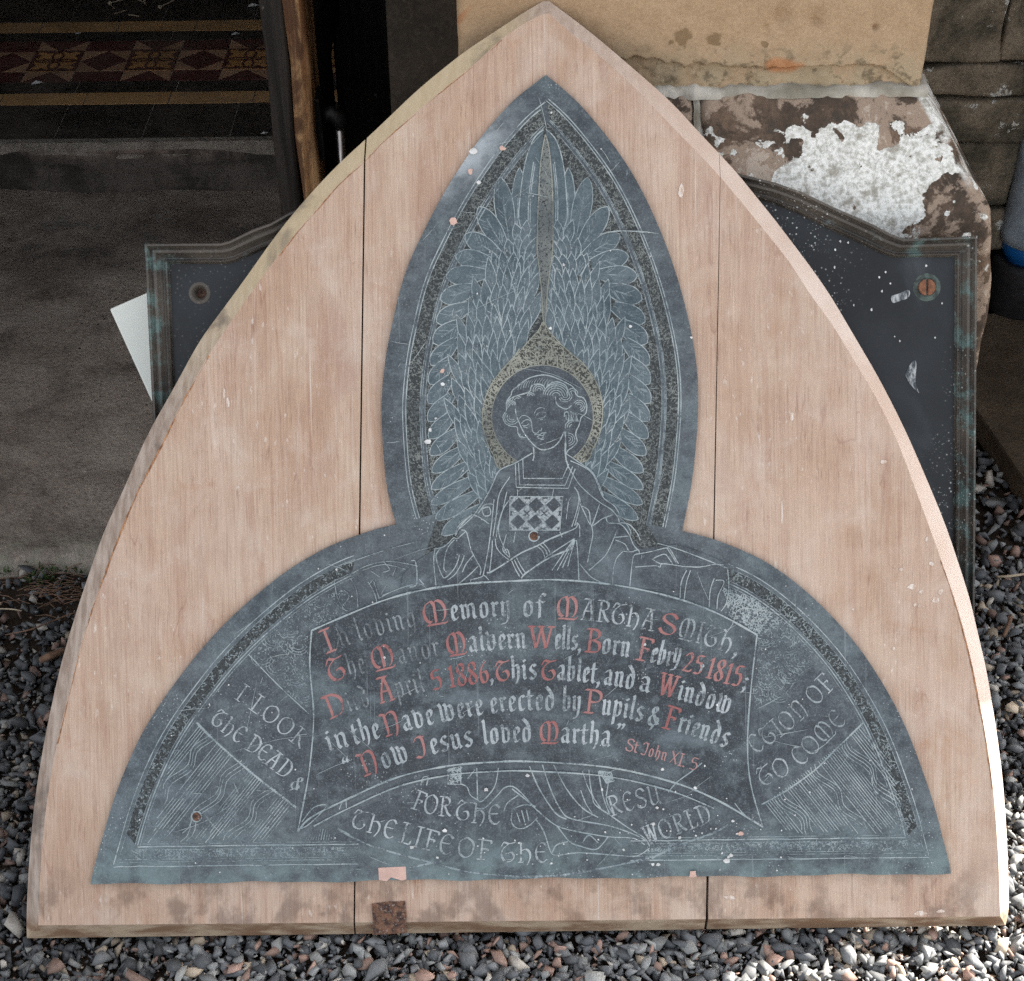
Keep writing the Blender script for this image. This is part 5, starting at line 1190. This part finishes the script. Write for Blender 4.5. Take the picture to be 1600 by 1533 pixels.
# ================================================================= lettering: broad-nib strokes
def mi_(x): return [(x-.11, .93), (x, .80), (x, .20), (x+.11, .06)]
GL = {
 'i': (.46, [mi_(.2), [(.17, 1.24), (.26, 1.14)]]), 'l': (.46, [[(.13, 1.52), (.2, 1.42), (.2, .2), (.32, .06)]]),
 'n': (.84, [mi_(.2), [(.22, .78), (.38, .95), (.57, .80), (.57, .20), (.69, .06)]]),
 'm': (1.2, [mi_(.2), [(.22, .78), (.36, .95), (.55, .80), (.55, .12)], [(.57, .78), (.72, .95), (.92, .80), (.92, .20), (1.04, .06)]]),
 'u': (.84, [[(.1, .93), (.2, .80), (.2, .20), (.36, .05), (.55, .22)], [(.45, .93), (.57, .80), (.57, .20), (.69, .06)]]),
 'r': (.58, [mi_(.2), [(.22, .76), (.36, .93), (.48, .80)]]),
 'e': (.64, [[(.34, .95), (.2, .80), (.2, .20), (.36, .05), (.52, .20)], [(.34, .95), (.50, .80), (.48, .60), (.22, .44)]]),
 'o': (.80, [[(.36, .95), (.2, .80), (.2, .20), (.38, .05), (.56, .20), (.56, .80), (.36, .95)]]),
 'a': (.78, [[(.16, .80), (.32, .95), (.52, .80), (.52, .20), (.64, .06)], [(.52, .56), (.2, .42), (.2, .20), (.34, .06), (.52, .22)]]),
 'b': (.80, [[(.12, 1.5), (.2, 1.4), (.2, .20), (.38, .05), (.57, .22), (.57, .78), (.40, .95), (.22, .76)]]),
 'd': (.80, [[(.36, .95), (.2, .80), (.2, .20), (.38, .05), (.57, .20), (.57, .85), (.40, 1.2), (.12, 1.46)], [(.36, .95), (.56, .80)]]),
 'f': (.58, [[(.24, -.05), (.24, 1.2), (.40, 1.46), (.58, 1.3)], [(.04, .90), (.50, .90)]]),
 't': (.56, [[(.22, 1.26), (.22, .20), (.36, .05), (.5, .16)], [(.04, .90), (.48, .90)]]),
 'h': (.80, [[(.12, 1.5), (.2, 1.4), (.2, .14)], [(.22, .76), (.40, .95), (.57, .80), (.57, .20), (.42, -.18)]]),
 's': (.70, [[(.54, .84), (.38, .96), (.2, .80), (.22, .62), (.52, .40), (.52, .20), (.36, .05), (.14, .18)]]),
 'v': (.80, [[(.08, 1.15), (.2, .90), (.2, .20), (.38, .05), (.57, .22), (.57, .80), (.40, .95), (.26, .86)]]),
 'w': (1.16, [[(.08, 1.15), (.2, .90), (.2, .20), (.38, .05), (.54, .2)], [(.44, 1.1), (.55, .9), (.55, .20), (.73, .05), (.92, .22), (.92, .80), (.75, .95), (.6, .86)]]),
 'y': (.80, [[(.1, .95), (.2, .82), (.2, .26), (.36, .08), (.55, .26)], [(.46, .95), (.57, .82), (.57, .05), (.42, -.34), (.1, -.42)]]),
 'p': (.80, [[(.1, 1.0), (.2, .9), (.2, -.46)], [(.22, .76), (.40, .95), (.57, .80), (.57, .22), (.38, .05), (.22, .2)]]),
 'c': (.60, [[(.50, .84), (.36, .95), (.2, .80), (.2, .20), (.36, .05), (.50, .18)]]),
 'g': (.80, [[(.36, .95), (.2, .80), (.2, .26), (.36, .1), (.55, .26)], [(.36, .95), (.57, .80), (.57, .0), (.4, -.36), (.1, -.4)]]),
 ',': (.34, [[(.10, .16), (.2, .04), (.1, -.22)]]), '.': (.34, [[(.10, .14), (.22, .02)]]), ';': (.36, [[(.1, .72), (.22, .6)], [(.10, .16), (.2, .04), (.1, -.22)]]),
 '“': (.6, [[(.12, 1.5), (.04, 1.3), (.14, 1.2)], [(.36, 1.5), (.28, 1.3), (.38, 1.2)]]), '”': (.6, [[(.04, 1.5), (.14, 1.4), (.04, 1.2)], [(.28, 1.5), (.38, 1.4), (.28, 1.2)]]),
 '&': (.95, [[(.75, .1), (.3, .85), (.42, 1.15), (.55, .9), (.2, .45), (.25, .08), (.5, .0), (.72, .3), (.6, .5)], [(.5, 0), (.4, -.3)]]),
 ' ': (.4, []),
}
# capitals on a 1 x 1 cell
CAP = {
 'I': (.5, [[(.08, .98), (.42, .98)], [(.25, .95), (.25, .05)], [(.08, .02), (.42, .02)]]),
 'M': (1.0, [[(.40, .98), (.16, .82), (.08, .50), (.16, .18), (.32, .08)], [(.40, .98), (.50, .80), (.50, .06)], [(.50, .86), (.62, .98), (.82, .82), (.90, .50), (.84, .2), (.72, .08)], [(.14, -.02), (.88, -.02), (.96, .08)]]),
 'T': (.9, [[(.08, .74), (.22, .98), (.50, .90), (.86, .98)], [(.48, .88), (.20, .66), (.12, .36), (.28, .08), (.60, .04), (.80, .26), (.66, .50), (.45, .42)]]),
 'D': (.9, [[(.02, .98), (.24, .92), (.28, .10)], [(.1, .98), (.5, .96), (.80, .74), (.84, .40), (.66, .10), (.14, .02)]]),
 'A': (.9, [[(.18, .98), (.70, .96)], [(.50, .96), (.24, .40), (.16, .06)], [(.52, .96), (.66, .40), (.70, .06)], [(.24, .42), (.66, .42)], [(.06, .02), (.30, .02)], [(.58, .02), (.84, .02)]]),
 'N': (.9, [[(.04, .96), (.24, .90), (.28, .10)], [(.28, .84), (.52, .98), (.74, .84), (.74, .30), (.62, -.06)], [(.12, .02), (.42, .02)]]),
 'J': (.8, [[(.14, .80), (.30, .98), (.56, .92), (.56, .30), (.40, .02), (.12, .10)], [(.56, .92), (.70, .98)]]),
 'W': (1.0, [[(.02, .98), (.26, .96)], [(.14, .94), (.30, .06)], [(.50, .94), (.32, .06)], [(.50, .94), (.66, .06)], [(.86, .94), (.68, .06)], [(.38, .98), (.60, .96)], [(.74, .98), (.98, .96)]]),
 'B': (.85, [[(.06, .98), (.50, .98), (.70, .84), (.66, .64), (.36, .53)], [(.26, .95), (.26, .05)], [(.36, .53), (.70, .44), (.78, .22), (.62, .04), (.06, .02)]]),
 'F': (.8, [[(.06, .98), (.72, .96), (.76, .82)], [(.28, .95), (.28, .05)], [(.28, .54), (.58, .54), (.6, .44)], [(.08, .02), (.48, .02)]]),
 'P': (.8, [[(.06, .98), (.52, .98), (.74, .84), (.72, .60), (.50, .48), (.30, .50)], [(.28, .95), (.28, .05)], [(.08, .02), (.48, .02)]]),
 'S': (.8, [[(.72, .80), (.52, .98), (.24, .90), (.18, .70), (.34, .56), (.62, .44), (.72, .24), (.54, .03), (.24, .06), (.10, .24)]]),
 'R': (.9, [[(.06, .98), (.50, .98), (.70, .84), (.66, .62), (.30, .52)], [(.26, .95), (.26, .05)], [(.42, .52), (.62, .20), (.84, .04)], [(.08, .02), (.44, .02)]]),
 'H': (.9, [[(.10, .98), (.24, .92), (.24, .06)], [(.24, .56), (.50, .66), (.72, .50), (.74, .20), (.58, -.12)], [(.10, .02), (.38, .02)]]),
 'L': (.75, [[(.08, .98), (.46, .98)], [(.27, .95), (.27, .04)], [(.08, .02), (.66, .03), (.70, .22)]]),
 'O': (.95, [[(.47, .99), (.16, .80), (.10, .5), (.18, .18), (.47, .01), (.76, .18), (.84, .5), (.78, .8), (.47, .99)]]),
 'K': (.9, [[(.08, .98), (.44, .98)], [(.26, .95), (.26, .05)], [(.30, .5), (.72, .95)], [(.42, .58), (.60, .24), (.86, .03)], [(.08, .02), (.44, .02)]]),
 'E': (.8, [[(.70, .82), (.50, .98), (.22, .84), (.12, .5), (.22, .16), (.50, .02), (.72, .18)], [(.14, .52), (.60, .54)]]),
 'C': (.8, [[(.70, .80), (.50, .98), (.22, .84), (.12, .5), (.22, .16), (.50, .02), (.72, .18)]]),
 'U': (.9, [[(.10, .96), (.22, .9), (.22, .2), (.42, .02), (.66, .16)], [(.60, .96), (.70, .9), (.70, .16), (.84, .02)]]),
 'X': (.8, [[(.12, .97), (.68, .03)], [(.66, .97), (.12, .03)]]),
 '1': (.5, [[(.10, .80), (.26, .97), (.26, .04)], [(.10, .02), (.44, .02)]]), '8': (.7, [[(.34, .52), (.14, .72), (.24, .96), (.46, .96), (.54, .74), (.34, .52), (.12, .26), (.24, .03), (.48, .03), (.58, .26), (.34, .52)]]),
 '6': (.7, [[(.56, .98), (.28, .76), (.13, .40), (.24, .05), (.46, .03), (.58, .26), (.46, .52), (.18, .44)]]), '5': (.7, [[(.58, .97), (.22, .95), (.20, .60), (.46, .62), (.60, .36), (.46, .06), (.14, .08)]]),
 '2': (.7, [[(.12, .78), (.32, .98), (.54, .82), (.48, .54), (.12, .05)], [(.12, .04), (.58, .04), (.62, .16)]]),
}
CAP['0'] = CAP['O']
class Text(Eng):
    def glyph(s, strokes, P, sx, sy, ang, nib, mi, nang=.62, thin=1.5, base=.0033):
        ca, sa = math.cos(ang), math.sin(ang)
        def mp(g): return np.array([P[0] + g[0]*sx*ca + g[1]*sy*sa, P[1] + g[0]*sx*sa - g[1]*sy*ca])
        nv = np.array([math.cos(nang-ang), -math.sin(nang-ang)])*nib/2
        for st in strokes:
            pts = [mp(g_) for g_ in (st if len(st) < 4 or abs(st[0][0]-st[1][0]) < .12 and len(st) == 4 else spline(st, 3) if len(st) > 4 else st)]
            for a, c in zip(pts, pts[1:]):
                w_ = s.lift(base)
                f_ = s.b.faces.new([s.b.verts.new(FB.L(*q, w_)) for q in (a-nv, a+nv, c+nv, c-nv)]); f_.material_index = mi
                d = c-a; l = np.linalg.norm(d)
                if l < .05: continue
                n_ = np.array([-d[1], d[0]])/l*thin/2; w_ = s.lift(base)
                f_ = s.b.faces.new([s.b.verts.new(FB.L(*q, w_)) for q in (a-n_, a+n_, c+n_, c-n_)]); f_.material_index = mi
    def run(s, txt, x0, x1, bl, h, mi, font=GL, nib=4.2, up=0.0, **kw):
        adv = sum(font[c][0] for c in txt); sx = (x1-x0)/adv; x = x0
        for c in txt:
            a_, st = font[c]; y = bl(x + a_*sx*.5); sl = (bl(x+a_*sx) - bl(x))/(a_*sx)
            s.glyph(st, (x, bl(x)-up), sx, h, math.atan(sl), nib, mi, **kw); x += a_*sx
def base_fn(pts):
    P = np.array(pts, float); m = P[:, 0].mean(); c = np.polyfit((P[:, 0]-m)/300, P[:, 1], 4 if len(P) > 6 else 2); return lambda x: float(np.polyval(c, (x-m)/300))
B1 = base_fn([(510, 1022), (560, 1003), (620, 986), (680, 975), (760, 967), (830, 964), (900, 966), (960, 974), (1020, 987), (1090, 1006), (1155, 1026)])
B2 = base_fn([(515, 1067), (590, 1047), (660, 1032), (715, 1022), (790, 1015), (860, 1015), (925, 1019), (990, 1030), (1060, 1046), (1110, 1061), (1165, 1078)])
B3 = base_fn([(512, 1125), (600, 1098), (680, 1078), (740, 1069), (800, 1063), (860, 1063), (930, 1069), (1000, 1080), (1045, 1091), (1140, 1118)])
B4 = base_fn([(512, 1175), (560, 1164), (620, 1147), (690, 1128), (770, 1115), (850, 1111), (920, 1115), (1000, 1127), (1060, 1145), (1140, 1172)])
B5 = base_fn([(545, 1222), (600, 1203), (660, 1183), (720, 1170), (790, 1161), (860, 1161), (910, 1163), (955, 1168)])
B5b = base_fn([(975, 1172), (1030, 1187), (1090, 1206)])
MT = [M_TXT, M_RED, M_TXT2, M_RED2]
XH = 25.5; CH = 37; RN = 5.2
def inscription(tokens, bl):
    E = Text()
    for t in tokens:
        kind, s, x0, x1 = t[:4]
        if kind == 'R': E.run(s, x0, x1, bl, t[4] if len(t) > 4 else CH, 1, CAP, RN)
        elif kind == 'K': E.run(s, x0, x1, bl, t[4] if len(t) > 4 else 34, 0, CAP, 4.0)
        elif kind == 'k': E.run(s, x0, x1, bl, XH, 2, GL, 3.6, thin=.9)
        elif kind == 'P': E.run(s, x0, x1, bl, t[4], 3, CAP if s[0] in CAP else GL, 2.6)
        else: E.run(s, x0, x1, bl, XH, 0, GL, 5.4, up=t[4] if len(t) > 4 else 0)
    E.done('inscription_line', MT)
inscription([('R', 'I', 507, 532), ('k', 'n', 532, 553), ('k', 'loving', 560, 654), ('R', 'M', 662, 703), ('g', 'emory', 704, 800), ('g', 'of', 815, 852), ('R', 'M', 868, 903, 35), ('K', 'ARTHA', 906, 1022), ('R', 'S', 1025, 1056, 34), ('K', 'MITH', 1057, 1142), ('g', ',', 1144, 1153)], B1)
inscription([('R', 'T', 514, 545), ('k', 'he', 545, 575), ('R', 'M', 583, 621), ('k', 'anor', 622, 690), ('R', 'M', 699, 731, 35), ('g', 'alvern', 732, 824), ('R', 'W', 824, 867, 36), ('g', 'ells,', 866, 908), ('R', 'B', 912, 938), ('g', 'orn', 938, 984), ('R', 'F', 991, 1016), ('g', 'ebr', 1014, 1048), ('g', 'y', 1049, 1062, 8), ('R', '25', 1064, 1096, 31), ('g', ',', 1094, 1101, 14), ('R', '1815', 1101, 1156, 34), ('g', ';', 1158, 1167)], B2)
inscription([('R', 'D', 512, 544), ('k', 'ied', 545, 582), ('R', 'A', 593, 620, 40), ('k', 'pril', 620, 667), ('R', '5', 674, 694, 31), ('R', '1886', 702, 766, 34), ('g', ',', 765, 773), ('R', 'T', 774, 798, 32), ('g', 'his', 798, 840), ('R', 'T', 844, 869, 32), ('g', 'ablet,', 869, 938), ('g', 'and', 941, 991), ('g', 'a', 995, 1017), ('R', 'W', 1025, 1056, 37), ('g', 'indow', 1056, 1140)], B3)
inscription([('g', 'in', 512, 550), ('g', 'the', 553, 598), ('R', 'N', 600, 630), ('g', 'ave', 630, 682), ('g', 'were', 688, 758), ('g', 'erected', 766, 868), ('g', 'by', 877, 908), ('R', 'P', 909, 938), ('g', 'upils', 938, 1004), ('g', '&', 1008, 1032), ('R', 'F', 1032, 1056), ('g', 'riends', 1056, 1136)], B4)
E = inscription([('g', '“', 546, 562), ('R', 'N', 566, 598), ('g', 'ow', 599, 643), ('R', 'J', 649, 674, 33), ('g', 'esus', 674, 742), ('g', 'loved', 755, 832), ('R', 'M', 842, 873, 34), ('g', 'artha', 874, 955), ('g', '”', 962, 978)], B5)
inscription([('P', 'S', 975, 989, 20), ('P', 't', 988, 996, 14), ('P', 'J', 999, 1012, 20), ('P', 'ohn', 1011, 1041, 14), ('P', 'X', 1044, 1058, 20), ('P', 'I', 1057, 1066, 20), ('P', '.', 1064, 1071, 14), ('P', '5', 1074, 1089, 20)], B5b)
def banner(tokens, name='banner_lettering'):
    E = Text()
    for s, pts, h, mi, nib in tokens:
        P = np.array(spline(pts, 10)); d = np.r_[0, np.cumsum(np.linalg.norm(np.diff(P, axis=0), axis=1))]
        adv = sum(CAP[c][0] if c in CAP else GL[c][0] for c in s); sx = d[-1]/adv; t = 0
        for c in s:
            a_, st = CAP[c] if c in CAP else GL[c]
            p = np.array([np.interp(t, d, P[:, 0]), np.interp(t, d, P[:, 1])]); q = np.array([np.interp(min(t+a_*sx, d[-1]), d, P[:, 0]), np.interp(min(t+a_*sx, d[-1]), d, P[:, 1])])
            hh = h if c in CAP else h*.66
            E.glyph(st, p, sx*.95, hh, math.atan2(q[1]-p[1], q[0]-p[0]), nib, mi, thin=1.5, base=.0007); t += a_*sx
    E.done(name, [M_TXT, M_LINE2])
banner([('I LOOK', [(364, 1090), (415, 1127), (470, 1172)], 29, 0, 3.0), ('THE DEAD &', [(326, 1128), (375, 1165), (425, 1202), (466, 1240)], 29, 0, 3.6)])
banner([('FOR', [(640, 1262), (668, 1272), (706, 1277)], 31, 0, 3.6), ('THE', [(708, 1279), (745, 1287), (784, 1289)], 32, 0, 3.8), ('THE', [(546, 1292), (580, 1302), (616, 1313)], 31, 0, 3.8), ('LIFE', [(620, 1315), (662, 1327), (706, 1338)], 33, 0, 4.0), ('OF', [(712, 1338), (740, 1342), (768, 1345)], 32, 0, 3.8), ('THE', [(780, 1347), (820, 1348), (858, 1348)], 32, 0, 3.8)])
banner([('RESU', [(954, 1276), (985, 1267), (1036, 1255)], 31, 0, 3.6), ('WORLD', [(1012, 1322), (1055, 1305), (1114, 1284)], 31, 0, 3.8)])
banner([('CTION OF', [(1180, 1180), (1228, 1146), (1267, 1112), (1308, 1070)], 31, 0, 3.2), ('TO COME', [(1190, 1231), (1250, 1200), (1286, 1165), (1326, 1126)], 31, 0, 3.2)])

# ---- small marks on plate and board
E = Eng()
cR = np.array([307, 1276]); E.line([cR+8*np.array([math.cos(a), math.sin(a)]) for a in np.linspace(0, 6.2, 19)], 2.2, .0012, 0, .3, 1); E.fill([cR+7*np.array([math.cos(a), math.sin(a)]) for a in np.linspace(0, 6.28, 15)[:-1]], .0011, 1)
E.done('screw_hole', [M_LINE, M_RUSTP])
E = Eng(); E.fill([(591, 1356), (634, 1354), (635, 1374), (628, 1376), (611, 1371), (604, 1377), (592, 1375)], .0006, 0)
for (x, y, r) in ((695, 1298, 4), (643, 1324, 4), (1157, 1303, 5), (1142, 1337, 4), (1138, 1339, 3), (1028, 1351, 4), (1083, 1366, 9), (1136, 1345, 6), (1062, 1309, 3.5), (760, 1234, 4), (824, 1212, 4), (1145, 1283, 3), (683, 1340, 3), (740, 237, 7), (708, 345, 9), (735, 268, 6), (748, 285, 4), (785, 232, 6), (691, 580, 5), (692, 600, 4), (668, 690, 6), (672, 672, 4), (860, 513, 3), (985, 510, 3)):
    E.fill([(x+r*math.cos(a)*random.uniform(.5, 1.1), y+r*math.sin(a)*random.uniform(.5, .9)) for a in np.linspace(0, 6.28, 9)[:-1]], .0037, 1 if r < 5 else (0 if random.random() < .5 else 1))
E.done('plaster_splashes', [M_PATCH, M_PAINT], 'stuff')
b = bmesh.new(); pts = [FB.L(x, y, 0) for x, y in ((581, 1412), (607, 1409), (633, 1408), (635, 1430), (634, 1440), (636, 1457), (608, 1459), (582, 1460), (583, 1438))]
prism(b, pts, -.004, .0022); bmesh.ops.recalc_face_normals(b, faces=b.faces[:]); obj('rusty_plate', b, M_RUSTP, board)
b = bmesh.new()
def bblob(x, y, rx, ry):
    b.faces.new([b.verts.new(FB.L(x+rx*math.cos(a)*random.uniform(.6, 1.1), y+ry*math.sin(a)*random.uniform(.6, 1.1), .0005)) for a in np.linspace(0, 6.28, 10)[:-1]])
for x, y, rx, ry in ((356, 630, 4, 10), (350, 614, 3, 8), (1456, 881, 6, 4), (1462, 938, 7, 6), (1425, 917, 9, 5), (1440, 925, 5, 4), (1470, 925, 5, 6), (1448, 843, 3, 5), (1430, 945, 3, 3), (1408, 890, 4, 3), (1398, 885, 3, 3), (1437, 947, 3, 3), (1222, 800, 2, 22), (1237, 650, 4, 9), (1380, 722, 6, 4), (1140, 1402, 12, 4), (1438, 1427, 11, 4), (1470, 1424, 9, 3), (1396, 1013, 3, 3), (1333, 952, 2, 2), (845, 1385, 3, 2), (718, 290, 3, 8), (1064, 298, 5, 14), (76, 1435, 3, 4)): bblob(x, y, rx, ry)
obj('paint_splashes', b, M_SMEARW, board, kind='stuff')

E = Eng()
for i in range(130):
    while True:
        p = rng.uniform((150, 130), (1480, 1375), 2)
        if inside(p[None], OUTL)[0]: break
    a = rng.normal(.5, .9); l = rng.exponential(26)+6; d = np.array([math.cos(a), -math.sin(a)])*l
    q_ = p+d
    if inside(q_[None], OUTL)[0]: E.line([p, (p+q_)/2+rng.normal(0, l*.03, 2), q_], rng.uniform(.4, .9), .0036, 0, .4, 3, taper=True)
E.line([(1010, 392), (1060, 388), (1100, 398)], 2.2, .0036, 0) if False else None
E.line([(935, 366), (965, 361), (1000, 362), (1030, 365)], 2.0, .0036, 0, .5, 4, taper=True)
E.line([(1120, 1010), (1145, 975), (1160, 950), (1240, 965)], .9, .0036, 0, .4, 3, taper=True)
E.done('scratches', [M_LINE], 'stuff')
E = Eng()
for i in range(240):
    p = rng.uniform((150, 130), (1480, 1375), 2) if i < 150 else rng.normal((1010, 1310), (160, 40), 2)
    if not inside(p[None], OUTL)[0]: continue
    r = rng.uniform(.6, 1.7) if i % 9 else rng.uniform(1.8, 3.2)
    E.fill([p+np.array([math.cos(a)*rng.uniform(.5, 1.2), math.sin(a)*rng.uniform(.5, 1.2)])*r for a in np.linspace(0, 6.28, 8)[:-1]], .0037, 0)
E.done('plaster_crumbs', [M_PAINT], 'stuff')
# ================================================================= twigs, straw, bark, moss
def stick(name, px, m, rad, label, cat, z=.02, group=None):
    b = bmesh.new(); P = [onz(x, y, z + (.006 if i == 1 else 0)) for i, (x, y) in enumerate(px)]
    P = [Vector(p) for p in spline([tuple(p) for p in P], 4)] if len(P) > 2 else P
    tube(b, P, [rad*(.7+.3*math.sin(math.pi*(i+.5)/len(P))) for i in range(len(P))], 7); o = obj(name, b, m, label=label, cat=cat, group=group); smooth(o)
stick('dry_straw', [(1557, 901), (1580, 900), (1625, 893)], M_STRAW, .0022, 'pale straight straw lying on gravel right of the tablet', 'straw', .026)
stick('twig', [(8, 992), (50, 983), (95, 965), (118, 957)], M_BARK, .0013, 'long thin curved twig on the dark gravel left of the board', 'twig', .024)
stick('dry_straw', [(-10, 951), (20, 952), (34, 955)], M_STRAW, .0012, 'short dry straw on the gravel at far left', 'straw', .022)
stick('bark_scrap', [(63, 1032), (80, 1024), (100, 1016)], M_BARK, .006, 'flat brown bark scrap beside the left edge of the board', 'bark', .022)
stick('bark_scrap', [(1568, 995), (1575, 978), (1580, 962)], M_BARK, .0035, 'reddish brown split bark on the gravel right of the board', 'bark', .026)
b = bmesh.new()
for i in range(150):
    x, y = (random.gauss(62, 14), random.gauss(905, 7)) if i < 80 else (random.uniform(-10, 140), random.gauss(893, 5))
    p = onz(x, y, .004); a = random.uniform(0, 6.3); l = random.uniform(.006, .022 if i < 80 else .010); d = Vector((math.cos(a)*.5, math.sin(a)*.5-.2, random.uniform(.5, 1.1))).normalized()
    s = Vector((-math.sin(a), math.cos(a), 0))*.0016
    b.faces.new([b.verts.new(q) for q in (p-s, p+s, p+d*l*.6+s*.7, p+d*l, p+d*l*.6-s*.7)])
obj('moss', b, M_GRASS, kind='stuff')
b = bmesh.new()
for i in range(70):
    p = onz(random.uniform(-20, 135), random.gauss(925, 18), .008); a = random.uniform(-.5, .5)+random.choice([0, 3.14]); l = random.uniform(.012, .05)
    tube(b, [p, p+Vector((math.cos(a)*l*.5, math.sin(a)*l*.5, random.uniform(.002, .008))), p+Vector((math.cos(a)*l, math.sin(a)*l, 0))], .0007, 4)
obj('leaf_litter', b, M_BARK, kind='stuff')
